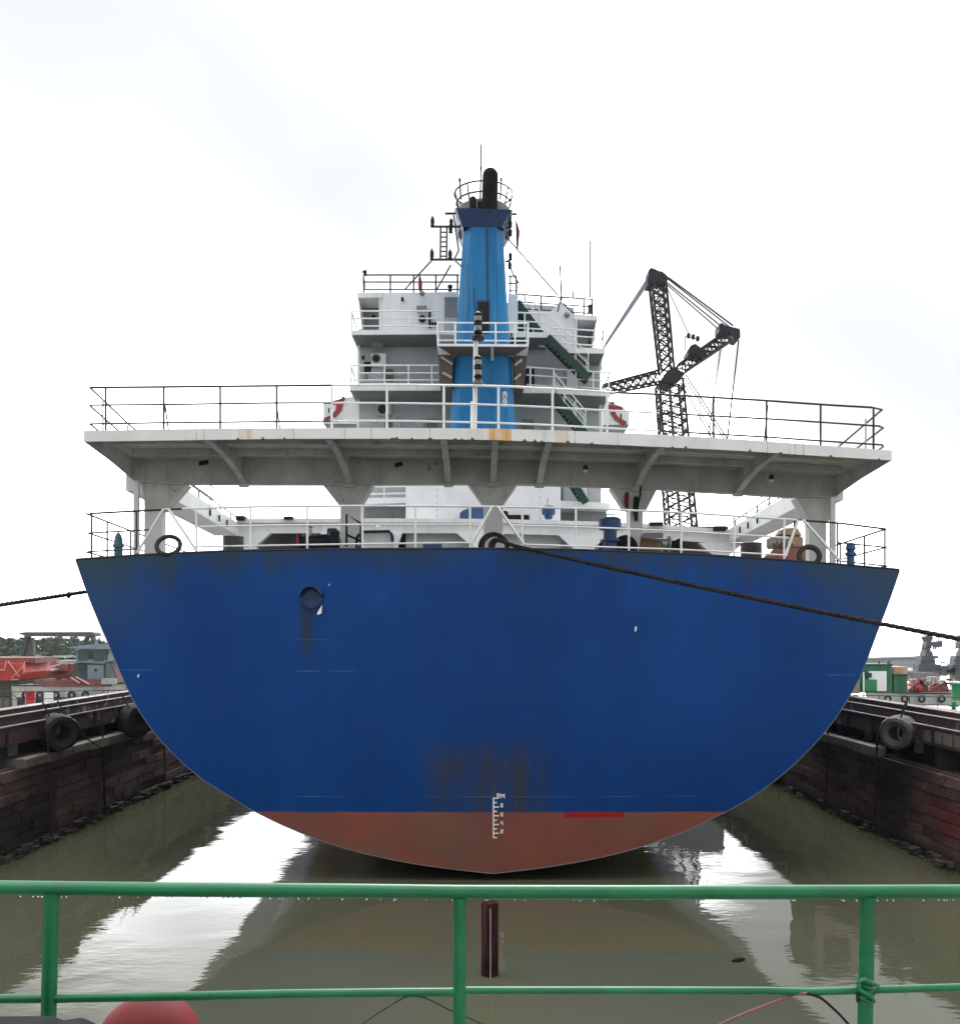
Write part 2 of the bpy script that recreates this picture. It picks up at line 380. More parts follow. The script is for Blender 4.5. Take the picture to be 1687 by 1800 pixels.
def water_mat():
    g = G('murky_dock_water')
    c = g.mix(g.ramp(g.noise(0.12, detail=3), 0.35, 0.65), (0.072, 0.074, 0.045), (0.086, 0.087, 0.054))
    h = g.math('ADD', g.math('MULTIPLY', g.noise(1.1, (1.0,1.5,1), 2, 0.4), 0.6),
               g.math('ADD', g.math('MULTIPLY', g.noise(4.5, (0.8,1.7,1), 2, 0.5), 0.22), g.math('MULTIPLY', g.noise(0.28, detail=1), 1.2)))
    calm = g.math('ADD', 0.30, g.math('MULTIPLY', g.ramp(g.noise(0.22, detail=2), 0.42, 0.62), 0.7))
    g.bump(g.mul(h, calm), 0.040, 0.25)
    g.b.inputs['IOR'].default_value = 1.33
    return g.done(c, 0.015, 0.0, 0.5)
M['water'] = water_mat()

def wall_mat(name, side):
    g = G(name)
    oi = g.t.nodes.new('ShaderNodeObjectInfo'); rnd = oi.outputs['Random']
    c = g.mix(rnd, (0.120, 0.066, 0.055), (0.195, 0.115, 0.095))
    c = g.mix(g.mul(g.ramp(g.noise(1.0, (1,0.7,5), 6, 0.65), 0.45, 0.68), 0.6), c, (0.050, 0.030, 0.026))
    c = g.mix(g.mul(g.ramp(g.noise(2.5, (1,1,1.5), 8, 0.7), 0.58, 0.66), 0.75), c, (0.26, 0.20, 0.165))
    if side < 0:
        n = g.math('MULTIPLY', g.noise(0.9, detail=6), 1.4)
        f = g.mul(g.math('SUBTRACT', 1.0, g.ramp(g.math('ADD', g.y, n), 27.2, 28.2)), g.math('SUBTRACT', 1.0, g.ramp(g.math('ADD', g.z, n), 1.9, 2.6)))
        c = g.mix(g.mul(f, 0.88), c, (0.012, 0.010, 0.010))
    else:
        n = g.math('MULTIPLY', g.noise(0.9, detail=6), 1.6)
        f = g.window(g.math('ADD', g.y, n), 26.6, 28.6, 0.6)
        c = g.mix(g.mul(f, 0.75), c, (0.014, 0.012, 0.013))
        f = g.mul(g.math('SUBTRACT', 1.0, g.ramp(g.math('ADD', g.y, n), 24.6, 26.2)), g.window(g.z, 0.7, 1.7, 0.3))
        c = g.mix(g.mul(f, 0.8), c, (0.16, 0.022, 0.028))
    wet = g.math('SUBTRACT', 1.0, g.ramp(g.math('ADD', g.z, g.math('MULTIPLY', g.noise(1.5, detail=5), 0.5)), 0.35, 0.75))
    c = g.mix(g.mul(wet, 0.75), c, (0.022, 0.024, 0.014))
    g.bump(g.noise(7, (1,0.6,1.6), 7, 0.65), 0.7, 0.04)
    return g.done(c, 0.75)
M['wallL'] = wall_mat('maroon_stone_of_left_wall', -1); M['wallR'] = wall_mat('maroon_stone_of_right_wall', 1)
def conc(name, a, b, rough=0.85):
    g = G(name)
    oi = g.t.nodes.new('ShaderNodeObjectInfo')
    c = g.mix(oi.outputs['Random'], a, b)
    c = g.mix(g.mul(g.ramp(g.noise(1.5, (1,1,1), 7, 0.65), 0.45, 0.7), 0.6), c, tuple(q*0.45 for q in a))
    g.bump(g.noise(10, detail=7), 0.5, 0.03)
    return g.done(c, rough)
M['ledge'] = conc('pale_ledge_stone', (0.20, 0.17, 0.13), (0.31, 0.28, 0.22))
M['rubble'] = conc('dark_rubble', (0.022, 0.018, 0.014), (0.065, 0.055, 0.038))
M['wood'] = conc('weathered_timber', (0.030, 0.024, 0.023), (0.055, 0.042, 0.038))
M['quay'] = conc('quay_deck', (0.20, 0.20, 0.19), (0.24, 0.24, 0.22))
def beam_mat():
    g = G('maroon_flaking_beam')
    c = g.mix(g.ramp(g.noise(1.0, (1,0.4,3), 6, 0.6), 0.35, 0.65), (0.060, 0.032, 0.031), (0.115, 0.066, 0.062))
    c = g.mix(g.mul(g.ramp(g.noise(2.2, (1,1.4,1), 6, 0.6), 0.555, 0.585), g.ramp(g.noise(0.3, detail=2), 0.45, 0.6)), c, (0.42, 0.40, 0.36))
    g.bump(g.noise(8, detail=6), 0.4, 0.03)
    return g.done(c, 0.6)
M['beam'] = beam_mat()
M['beamtop'] = paint('worn_wet_beam_edge', (0.32, 0.30, 0.30), 0.4, 0.3, 0, 0.5)
def green_mat():
    g = G('glossy_green_rail_paint')
    c = g.mix(g.ramp(g.noise(6, detail=6), 0.3, 0.7), (0.003, 0.100, 0.034), (0.006, 0.145, 0.052))
    c = g.mix(g.mul(g.ramp(g.noise(38, detail=8, rough=0.7), 0.64, 0.68), 0.8), c, (0.015, 0.035, 0.02))
    c = g.mix(g.mul(g.ramp(g.noise(14, detail=8, rough=0.75), 0.66, 0.69), 0.9), c, (0.07, 0.035, 0.018))
    c = g.mix(g.mul(g.ramp(g.noise(5, (3,1,1), 5), 0.5, 0.75), 0.35), c, (0.03, 0.10, 0.06))
    g.bump(g.noise(60, detail=5), 0.2, 0.004)
    return g.done(c, 0.36, 0.0, 0.4)
M['green'] = green_mat()
M['dome'] = paint('red_bollard_paint', (0.12, 0.007, 0.010), 0.72, 0.25, 0, 0.5, 6)
M['dome'].node_tree.nodes['Principled BSDF'].inputs['Specular IOR Level'].default_value = 0.25
M['tarp'] = paint('dark_tarpaulin', (0.006, 0.006, 0.009), 0.75, 0.2, scale=5)
M['pinkwire'] = paint('reddish_cable', (0.20, 0.075, 0.075), 0.6, 0.2)

M['tughull'] = paint('white_green_tug_hull', (0.62,0.63,0.60), .5, .15, .4, .3)
M['tugblue'] = paint('pale_blue_grey_paint', (0.22,0.28,0.34), .5, .1, .2, .2)
M['tugglass'] = paint('grey_green_window_glass', (0.07,0.10,0.11), .15, .2)
M['maroon'] = paint('maroon_deck_paint', (0.11,0.035,0.035), .6, .25, .3)
M['brightred'] = paint('bright_red_barge_paint', (0.50,0.045,0.035), .5, .15, .2)
M['dullred'] = paint('dull_red_barge_paint', (0.21,0.07,0.062), .6, .2, .3)
M['pinkline'] = paint('pale_pink_brace_paint', (0.62,0.36,0.33), .6, .1)
M['haul'] = paint('harbour_grey_paint', (0.075,0.085,0.10), .6, .15, .2)
M['shed'] = paint('pale_shed_cladding', (0.60,0.64,0.70), .6, .05)
M['cgreen'] = paint('bright_green_paint', (0.012,0.16,0.06), .45, .15, .2, .2)
M['cgreen2'] = paint('sea_green_container_paint', (0.03,0.15,0.085), .5, .15, .25, .3)

# ------------------------------------------------------------------ water and far bank
w = MB(); w.grid([[(x, y, 0) for x in np.linspace(-620, 620, 9)] for y in (-60, 0, 60, 200, 500, 1150)])
tag(w.build('water', M['water']), kind='structure')
q = MB().box(-13.0, 13.0, -6.0, 3.25, -1.0, EYE - 1.65)
tag(q.build('quay', M['quay']), kind='structure')

# ------------------------------------------------------------------ the ship
SHIP_O = Vector((0.15, 30, 0))
ship = thing('cargo_ship', SHIP_O, 'blue cargo ship seen from astern with red boot topping, white decks and blue funnel', 'ship')

TOP = [(133,985),(250,977),(400,970),(600,967),(850,966),(1000,968),(1100,971),(1250,978),(1400,988),(1500,996),(1581,1003)]
OL = [(133,985),(160,1060),(190,1130),(215,1190),(245,1250),(290,1310),(345,1362),(400,1398),(450,1428),(520,1461),(600,1490),(700,1514),(800,1529),(868,1536)]
OR = [(1581,1003),(1563,1055),(1540,1115),(1520,1168),(1498,1215),(1464,1268),(1420,1320),(1370,1366),(1320,1402),(1270,1430),(1200,1463),(1100,1497),(980,1522),(868,1536)]
def catmull(pts, n):
    p = [np.array(q, float) for q in pts]; p = [2*p[0]-p[1]] + p + [2*p[-1]-p[-2]]; out = []
    for i in range(1, len(p)-2):
        for k in range(n):
            t = k/n
            out.append(0.5*((2*p[i]) + (-p[i-1]+p[i+1])*t + (2*p[i-1]-5*p[i]+4*p[i+1]-p[i+2])*t*t + (-p[i-1]+3*p[i]-3*p[i+1]+p[i+2])*t**3))
    out.append(p[-2]); return [tuple(q) for q in out]
OLs = [(y, x) for x, y in catmull(OL, 6)]; ORs = [(y, x) for x, y in catmull(OR, 6)]
def Ytr(px, v): return 21.75 + 0.35*((px-857)/724.0)**2*(1-0.4*v) + 0.55*v
def YtrP(px, py):
    t = ip(px, TOP); return Ytr(px, max(0.0, min(1.0, (py-t)/(1536-t))))
NV, NU = 64, 56
rows = []
for i in range(NV+1):
    v = i/NV
    v = 1-(1-v)**1.25
    yl = 985+(1536-985)*v; yr = 1003+(1536-1003)*v
    xl = ip(yl, OLs); xr = ip(yr, ORs)
    row = []
    for k in range(NU+1):
        u = k/NU; px = xl+(xr-xl)*u
        pt = 133+(1581-133)*u
        bow = ip(pt, TOP)-(985+18*u)
        py = yl+(yr-yl)*u + bow*(1-v)
        row.append(P(px, py, Ytr(px, v)))
    rows.append(row)
hm = MB(); hm.grid(rows)
ring = [r[0] for r in rows] + [r[-1] for r in rows[::-1]][1:]
vs_ = [i/NV for i in range(NV+1)]; vs_ = [1-(1-v)**1.25 for v in vs_]; vr = vs_ + vs_[::-1][1:]
secs = [ring]
for dy in (0.25, 1.5, 5, 12, 24, 50, 68, 78):
    k = 1 + 0.06*min(dy/8.0, 1)
    if dy > 50: k *= {68: 0.62, 78: 0.06}[dy]
    tk = lambda v: 1 - 0.20*min(dy/4.0,1)*min(1.0, max(0.0, (v-0.22)/0.25))
    secs.append([Vector((0.15+(p.x-0.15)*k*tk(v) - 0.012*dy, p.y+dy, p.z - 0.12*min(dy, 20)*v**1.3)) for p, v in zip(ring, vr)])
hm.grid(secs)
hull = hm.build('hull', M['hull'], ship, smooth=True)
MB().tube([p + Vector((0, -0.012, 0)) for p in ring], 0.009, 5, caps=False).build('edge_bead', M['beadgrey'], hull, smooth=True)
# bulwark lip along the deck edge
MB().tube([p + Vector((0, 0.03, 0.02)) for p in rows[0]], 0.035, 6).build('deck_edge_bar', M['darksteel'], hull, smooth=True)
DECKZ = Zp(975, 22)
dk = MB(); dk.grid([[s[0].lerp(s[-1], t) - Vector((0,0,0.03)) for t in np.linspace(0, 1, 9)] for s in secs])
dk.build('main_deck', M['greymid'], ship)
# draught marks
def on_transom(px, py, out=0.012): return P(px, py, YtrP(px, py) - out)
def mark(mb, x0, y0, x1, y1):
    n = 1 if y1 - y0 < 10 else 6
    for i in range(n):
        a = y0+(y1-y0)*i/n; b = y0+(y1-y0)*(i+1)/n
        mb.prism([on_transom(x0,a), on_transom(x1,a), on_transom(x1,b), on_transom(x0,b)], (0, 0.03, 0))
M['markwhite'] = paint('draught_mark_paint', (0.88, 0.86, 0.80), 0.5, 0.06, 0.05)
dm = MB(); mark(dm, 866, 1402.5, 868.3, 1474)
for i in range(10):
    y = 1402.5 + i*7.72
    mark(dm, 868, y, 876.8 if i % 2 == 0 else 873.4, y+2.1)
dm.build('draught_scale', M['markwhite'], hull)
SEG = {'8': 'abcdefg', '6': 'acdefg', '4': 'bcfg', '2': 'abdeg', 'M': 'M'}
def glyph(ch, x, y, wd, ht):
    mb = MB(); s = 1.6
    q = {'a': (x, y, x+wd, y+s), 'd': (x, y+ht-s, x+wd, y+ht), 'g': (x, y+ht/2-s/2, x+wd, y+ht/2+s/2),
         'f': (x, y, x+s, y+ht/2), 'b': (x+wd-s, y, x+wd, y+ht/2), 'e': (x, y+ht/2, x+s, y+ht), 'c': (x+wd-s, y+ht/2, x+wd, y+ht)}
    if ch == 'M':
        mark(mb, x, y, x+s, y+ht); mark(mb, x+wd-s, y, x+wd, y+ht)
        mb.prism([on_transom(x+s*.6,y,.014), on_transom(x+s*1.6,y,.014), on_transom(x+wd/2+.6,y+ht*.7,.014), on_transom(x+wd/2-.6,y+ht*.7,.014)], (0,.03,0))
        mb.prism([on_transom(x+wd-s*1.6,y,.014), on_transom(x+wd-s*.6,y,.014), on_transom(x+wd/2+.6,y+ht*.7,.016), on_transom(x+wd/2-.6,y+ht*.7,.016)], (0,.03,0))
    else:
        for c in SEG[ch]: mark(mb, *q[c])
    mb.build('draught_figure', M['markwhite'], hull)
glyph('8', 873, 1395, 5, 7); glyph('M', 879.5, 1396, 7.5, 7.6)
for ch, y in (('8', 1412.5), ('6', 1428.5), ('4', 1444), ('2', 1458.5)): glyph(ch, 879.5, y, 4.6, 7.2)
# discharge pipe with its hood
c = on_transom(548, 1052, 0.0); hd = MB()
arc = [R(a) for a in range(12, 169, 12)]
pin = [c + Vector((math.cos(a)*0.235, 0, math.sin(a)*0.235)) for a in arc]
pou = [c + Vector((math.cos(a)*0.285, 0, math.sin(a)*0.285)) for a in arc]
hd.grid([[p + Vector((0,0.1,0)) for p in pou], [p + Vector((0,-0.26,0.02)) for p in pou], [p + Vector((0,-0.26,0.02)) for p in pin], [p + Vector((0,0.1,0)) for p in pin]])
hd.build('pipe_hood', M['navy'], hull, smooth=True)
MB().lathe([(0.225,0),(0.225,0.12),(0.19,0.13),(0.19,0.10),(0.02,0.09)], c + Vector((0,0.05,-0.02)), 24, (0,-1,0)).build('discharge_pipe', M['navy'], hull, smooth=True)
MB().add([on_transom(566,1063,.05), on_transom(565,1078,.10), on_transom(558,1081,.11), on_transom(557,1078,.07)], [(0,1,2,3)]).build('rag', M['markwhite'], hull)
for px, py, a, b in ((1116,1102,3,8), (242,1186,2.5,5), (578,1027,1.5,3)):
    m = MB(); m.prism([on_transom(px,py), on_transom(px+a,py-1), on_transom(px+a*.6,py+b), on_transom(px-a*.3,py+b)], (0,.02,0)); m.build('paint_chip', M['markwhite'], hull)
# rudder and its stock, dark under the counter
rd = MB(); rd.prism([(0.05, 23.1, 1.2), (0.05, 24.6, 1.6), (0.05, 24.6, -2.5), (0.05, 23.1, -2.5)], (0.28, 0, 0)); rd.build('rudder', M['hull'], ship, bevel=0.05)

# ---- railing on the main deck edge
RT = [(152,903),(300,895),(440,891),(640,889),(820,890),(1012,893),(1200,901),(1400,914),(1480,920),(1557,930)]
RM = [(155,937),(240,933),(330,926),(440,924),(640,922),(845,922),(1012,926),(1200,934),(1380,945),(1557,962)]
RL = [(150,970),(240,965),(345,961),(640,956),(828,954),(1012,960),(1200,966),(1380,976),(1557,995)]
def Yrail(px): return 22.0 + 0.35*((px-857)/724.0)**2
def line(tab, a, b, step=60):
    n = max(2, int(abs(b-a)/step)+1)
    return [P(x, ip(x, tab), Yrail(x)) for x in np.linspace(a, b, n)]
def seg_rails(par):
    posts_d = [240, 345, 1472, 1535]; posts_w = [440, 540, 637, 730, 826, 918, 1012, 1105, 1197, 1290, 1378]
    def pp(x): return (P(x, ip(x, TOP)-1, Yrail(x)), P(x, ip(x, RT), Yrail(x)))
    railing(par, line(RT, 320, 1400), [line(RM, 322, 846), line(RM, 897, 1385), line(RL, 343, 828), line(RL, 920, 1380)], [pp(x) for x in posts_w+[345]], 0.026, M['railwhite'])
    railing(par, line(RT, 158, 322), [line(RM, 158, 262), line(RL, 155, 240)], [pp(x) for x in (161, 240)], 0.024, M['raildark'])
    railing(par, line(RT, 1398, 1556), [line(RM, 1472, 1556), line(RL, 1472, 1557)], [pp(x) for x in (1472, 1555)], 0.024, M['raildark'])
    # V-shaped guards over the mooring openings
    def vee(apex, l, r_, m):
        a = P(apex, ip(apex, RT), Yrail(apex) - 0.02)
        MB().tube([P(l[0], l[1], Yrail(l[0])), a + Vector((-0.06,0,0)), a + Vector((0.06,0,0)), P(r_[0], r_[1], Yrail(r_[0]))], 0.034, 8).build('fairlead_guard', m, ship, smooth=True)
    vee(292, (241,972), (344,966), M['railwhite']); vee(870, (828,956), (921,957), M['railwhite']); vee(1407, (1380,978), (1476,986), M['railwhite'])
    MB().tube([P(828,955,Yrail(828)), P(843,968,Yrail(843)-.02)], 0.03, 6).build('fairlead_guard', M['railwhite'], ship)
    # side returns running forward
    for sx, tabs in ((-1, [(152,903),(155,937),(150,970)]), (1, [(1557,930),(1558,962),(1560,995)])):
        ends = []
        for (x, y) in tabs:
            a = P(x, y, 22.35); b = Vector((a.x + sx*0.95, a.y + 12, a.z + 0.05)); ends.append((a, b))
        posts = [(ends[0][0].lerp(ends[0][1], t) - Vector((0,0,1.02)), ends[0][0].lerp(ends[0][1], t)) for t in (0.13, 0.3, 0.5, 0.75)]
        railing(par, list(ends[0]), [list(e) for e in ends[1:]], posts, 0.024, M['raildark'])
seg_rails(ship)

# ---- upper deck on columns
FT = [(147,757),(300,754),(500,752),(700,752),(860,753),(1000,757),(1150,763),(1300,772),(1450,783),(1567,792)]
FB = [(147,776),(300,774),(500,771),(700,771),(860,773),(1000,778),(1150,785),(1300,792),(1450,802),(1567,809)]
GB = [(147,838),(235,845),(300,850),(440,851),(600,851),(868,850),(960,852),(1130,858),(1290,867),(1400,874),(1470,872),(1567,870)]
def Yf(px): return 21.85 + 0.35*((px-857)/710.0)**2
YG = 25.3
xs = list(np.linspace(147, 1567, 36))
fm = MB()
fm.grid([[P(x, ip(x,FT), Yf(x)) for x in xs], [P(x, ip(x,FB), Yf(x)) for x in xs], [P(x, ip(x,FB), Yf(x)) + Vector((0,.05,0)) for x in xs], [P(x, ip(x,FT), Yf(x)) + Vector((0,.05,0)) for x in xs], [P(x, ip(x,FT), Yf(x)) for x in xs]])
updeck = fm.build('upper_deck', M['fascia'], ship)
rgc = random.Random(9)
for cx_ in (418, 462, 500, 690, 697, 724, 756, 800, 812, 830, 922, 940, 952, 998, 1040, 1182, 1205, 1318, 1372, 1460, 1545):
    a_ = rgc.uniform(2,5); y_ = ip(cx_,FB); b_ = rgc.uniform(2,4.5)
    MB().prism([P(cx_-a_,y_+.6,Yf(cx_)-.004), P(cx_-a_*.3,y_-b_,Yf(cx_)-.004), P(cx_+a_*.5,y_-b_*.7,Yf(cx_)-.004), P(cx_+a_,y_+.6,Yf(cx_)-.004)], (0,.04,0)).build('rust_chip', M['brown'], updeck)
# deck plate
top1 = [P(x, ip(x,FT), Yf(x)) + Vector((0,.03,-.02)) for x in xs]
top2 = [Vector((p.x*1.03, YG+0.5, p.z)) for p in top1]
m = MB(); m.grid([top1, top2]); m.grid([[p - Vector((0,0,.05)) for p in top2], [p - Vector((0,0,.05)) for p in top1]]); m.grid([top2, [p - Vector((0,0,.05)) for p in top2]])
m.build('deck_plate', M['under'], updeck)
def topz(x):                                            # height of the deck plate over X
    return float(np.interp(x, [p.x for p in top1], [p.z for p in top1]))
# transverse stiffeners under the plate, then the deep girder
for Ys, d in ((22.9, 0.10), (24.0, 0.16)):
    pts = [Vector((p.x*1.01, Ys, p.z-0.05)) for p in top1[1:-1]]
    m = MB(); m.grid([pts, [p - Vector((0,0,d)) for p in pts], [p + Vector((0,.05,-d)) for p in pts], [p + Vector((0,.05,0)) for p in pts]]); m.build('stiffener', M['under'], updeck)
gx = list(np.linspace(235, 1470, 30))
gt = [Vector((Xp(x,YG), YG, topz(Xp(x,YG))-0.05)) for x in gx]; gb = [P(x, ip(x,GB), YG) for x in gx]
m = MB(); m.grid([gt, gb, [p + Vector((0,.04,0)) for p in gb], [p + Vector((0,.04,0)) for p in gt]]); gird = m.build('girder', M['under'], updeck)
m = MB(); m.grid([[p + Vector((0,-.09,0)) for p in gb], [p + Vector((0,.15,0)) for p in gb], [p + Vector((0,.15,-.025)) for p in gb], [p + Vector((0,-.09,-.025)) for p in gb], [p + Vector((0,-.09,0)) for p in gb]]); m.build('girder_flange', M['under'], updeck)
# end plates
for px, gpx, s in ((147, 235, 1), (1567, 1470, -1)):
    a = P(px, ip(px,FT), Yf(px)); b = P(px, ip(px,FB), Yf(px)); cc = P(gpx, ip(gpx,GB), YG); d = Vector((cc.x, YG, topz(cc.x)))
    e = Vector((cc.x, YG+.5, d.z)); f2 = Vector((cc.x, YG+.5, cc.z))
    m = MB(); m.prism([a, b, b.lerp(cc, .5) + Vector((0,0,.03)), cc, f2, e, d], (0.03*s, 0, 0)); m.build('end_plate', M['under'], updeck)
# brackets
for px in (360, 575, 778, 870, 965, 1165, 1370):
    X = Xp(px, Yf(px)); Xe = X*0.985; y0 = Yf(px)+.05; zt = topz(X)-.05; zb = Zp(ip(px,FB), Yf(px))+.01
    gz = Zp(ip(CX+Xe*F/YG, GB), YG)
    low = []
    for t in np.linspace(0, 1, 9):
        low.append(Vector((X+(Xe-X)*t, y0+(YG-y0)*t, zb + (gz-zb)*(t**2.2))))
    up = [Vector((p.x, p.y, zt)) for p in low]
    m = MB(); m.grid([up, low]); m.grid([[p + Vector((.02,0,0)) for p in low], [p + Vector((.02,0,0)) for p in up]])
    b = m.build('bracket', M['under'], updeck)
    m = MB(); m.grid([[p + Vector((-.07,0,0)) for p in low], [p + Vector((.09,0,0)) for p in low], [p + Vector((.09,0,-.02)) for p in low], [p + Vector((-.07,0,-.02)) for p in low], [p + Vector((-.07,0,0)) for p in low]])
    m.build('bracket_flange', M['under'], b)
    MB().box(Xe-.11, Xe+.13, YG-.10, YG+.02, gz-.09, gz-.024).build('flange_end', M['under'], b)
# columns with haunches
HN = [[(248,849),(328,851),(286,897),(256,897)], [(566,851),(655,851),(632,889),(596,889)], [(822,850),(908,852),(882,889),(850,889)],
      [(1073,857),(1155,860),(1136,897),(1098,895)], [(1400,875),(1468,873),(1456,918),(1424,916)]]
for (a, b), h in zip(((251,282),(597,633),(850,884),(1104,1131),(1424,1455)), HN):
    yb = ip((a+b)/2, GB)-2
    col = MB().box(Xp(a,25.35), Xp(b,25.35), 25.42, 25.42+0.4, DECKZ-.2, Zp(yb, 25.4)).build('column', M['white'], updeck, bevel=0.03)
    slab('haunch', h, 25.36, 0.5, M['under'], col)
for a, b, t in ((236,245,845), (1458,1467,874)):
    MB().box(Xp(a,25.2), Xp(b,25.2), 25.12, 25.24, DECKZ-.2, Zp(t,25.1)).build('outer_post', M['white'], updeck)
for k in range(7):
    y = 900+k*13
    rod('ladder_rung', P(1455,y,25.3), P(1466,y,25.3), 0.015, M['railwhite'], updeck)
# lamps and oddments under the deck
for px, py, Y in ((1029,826,24.9), (1356,843,24.6)):
    l = MB().lathe([(0.05,0.12),(0.07,0.05),(0.06,0.0)], P(px,py,Y), 12).build('lamp_socket', M['darksteel'], updeck)
    MB().lathe([(0.01,-.07),(0.045,-.05),(0.06,-.01),(0.05,.03)], P(px,py,Y), 12).build('bulb', M['bulb'], l, smooth=True)
for px, py, wd in ((694,818,14), (350,815,16), (1072,806,20), (1345,812,8)):
    MB().bar(P(px,py,24.7), P(px+wd,py-3,24.7), .08, .10).build('cable_clip', M['black'], updeck)
# side walkway girders and front cross girder
for s, near, far in ((-1, (-8.6, 25.75), (-9.3, 36.9)), (1, (8.85, 25.75), (9.55, 36.9))):
    zt = EYE+4.5 if s < 0 else EYE+4.25; zb = zt-0.5; wd = 0.9
    pts = [Vector((near[0], near[1], zb)), Vector((near[0], near[1], zt)), Vector((near[0]+s*wd, near[1], zt)), Vector((near[0]+s*wd, near[1], zb))]
    q2 = [Vector((far[0]+(p.x-near[0]), far[1], p.z)) for p in pts]
    m = MB(); m.add(pts+q2, [(0,1,2,3),(7,6,5,4),(0,4,5,1),(1,5,6,2),(2,6,7,3),(3,7,4,0)])
    gw = m.build('side_walkway', M['white'], updeck)
    a = pts[1] + Vector((s*.1,0,.33)); b = q2[1] + Vector((s*.1,0,.25))
    railing(updeck, [a, b], [], [(a.lerp(b,t)-Vector((0,0,.33)), a.lerp(b,t)) for t in (0.3,0.45,0.6,0.75,0.92)], 0.025, M['raildark'])
    for t in (0.55, 0.68, 0.8):
        MB().bar(pts[0].lerp(q2[0], t) + Vector((-s*.012,0,.12)), pts[0].lerp(q2[0], t) + Vector((-s*.012,0,.34)), .09, .02).build('scupper_slot', M['black'], gw)
YC = 36.8
CG = [(416,912),(640,911),(860,912),(1060,917),(1160,922),(1285,931)]
m = MB(); cx = list(np.linspace(416,1285,20))
m.grid([[P(x, ip(x,CG), YC) for x in cx], [P(x, ip(x,CG)+7, YC) for x in cx], [P(x, ip(x,CG)+7, YC) + Vector((0,.12,0)) for x in cx], [P(x, ip(x,CG)+25, YC) + Vector((0,.12,0)) for x in cx], [P(x, ip(x,CG)+25, YC) + Vector((0,.3,0)) for x in cx]])
m.grid([[P(x, ip(x,CG), YC) for x in cx], [P(x, ip(x,CG), YC) + Vector((0,9,0)) for x in cx]])
cross = m.build('cross_girder', M['white'], ship)
for x, wd, hn in ((437,14,26), (600,16,24), (663,36,8), (845,18,26), (1025,20,24), (1100,12,16), (1268,14,26)):
    y = ip(x,CG)+24
    slab('haunched_post', [(x-wd-hn,y),(x+wd+hn,y),(x+wd,y+22),(x+wd,y+95),(x-wd,y+95),(x-wd,y+22)], YC+.1, .35, M['whiteclean'], cross)
rect('shaded_bulkhead', 425, 925, 1280, 1030, 40.2, .1, M['greywall'], ship)  # wall darkened in its grey for the shade under the deck
rect('white_locker', 985, 935, 1052, 990, 38.5, .6, M['whiteclean'], ship)
rect('grey_locker', 633, 935, 690, 985, 36.4, .5, M['greylight'], ship)
MB().tube([P(633,935,36.3), P(684,934,36.3), P(689,942,36.3), P(690,952,36.3)], .06, 6).build('black_pipe', M['black'], ship)
rect('blue_locker', 743, 955, 776, 985, 36.2, .5, M['navy'], ship)

# ---- railing of the upper deck
UT = [(158,681),(288,680),(486,678),(680,676),(775,677),(870,678),(970,683),(1080,690),(1160,693),(1347,704),(1442,711),(1530,716)]
UM = [(160,712),(288,711),(486,708),(680,708),(870,711),(970,716),(1080,722),(1347,736),(1442,742),(1545,749)]
UL = [(160,745),(288,743),(486,741),(680,739),(870,743),(970,747),(1080,753),(1347,768),(1442,775),(1550,782)]
def ul(tab, a, b):
    n = max(2, int(abs(b-a)/60)+1)
    return [P(x, ip(x,tab), Yf(x)+.06) for x in np.linspace(a,b,n)]
def up_post(x): return (P(x, ip(x,FT)+1, Yf(x)+.06), P(x, ip(x,UT), Yf(x)+.06))
railing(ship, ul(UT,160,585), [ul(UM,160,585), ul(UL,160,585)], [up_post(x) for x in (186,288,387,486)], .026, M['raildark'])
railing(ship, ul(UT,583,905), [ul(UM,583,905), ul(UL,583,905)], [up_post(x) for x in (583,680,780,876)], .026, M['railwhite'])
railing(ship, ul(UT,905,1082), [ul(UM,905,1160), ul(UL,905,1160)], [up_post(x) for x in (971,1067)], .026, M['railwhite'])
railing(ship, ul(UT,1080,1532), [ul(UM,1160,1545), ul(UL,1160,1548)], [up_post(x) for x in (1160,1254,1347,1442,1535)], .026, M['raildark'])
for x in (290, 486, 1349):
    rod('rail_stay', P(x, 712, Yf(x)), P(x+(6 if x < 900 else -6), ip(x,FT)+1, Yf(x)+.5), .018, M['raildark'], updeck)
for s, tabs in ((-1, ((158,681),(158,713),(158,745))), (1, ((1532,716),(1545,749),(1550,782)))):
    for j, (x, y) in enumerate(tabs):
        a = P(x,y,Yf(x)+.06)
        if s < 0: pts = [a, Vector((-9.55, 26.2, a.z)), Vector((-10.1, 36.5, a.z-.1))]
        else: pts = [a, P(1550 if j == 0 else 1552, y+ (4 if j == 0 else 3), Yf(x)+.35), Vector((9.85, 26.2, a.z-.06)), Vector((10.4, 36.5, a.z-.15))]
        MB().tube(pts, .024, 8).build('side_rail', M['raildark'], updeck, smooth=True)
    for Y in (23.3, 26.2):
        X = (-8.94-.16*(Y-22)) if s < 0 else (9.15+.16*(Y-22))
        zt = Zp(681 if s < 0 else 718, Yf(150)+.06)
        rod('rail_post', (X, Y, zt-1.02), (X, Y, zt), .024, M['greylight'], updeck)

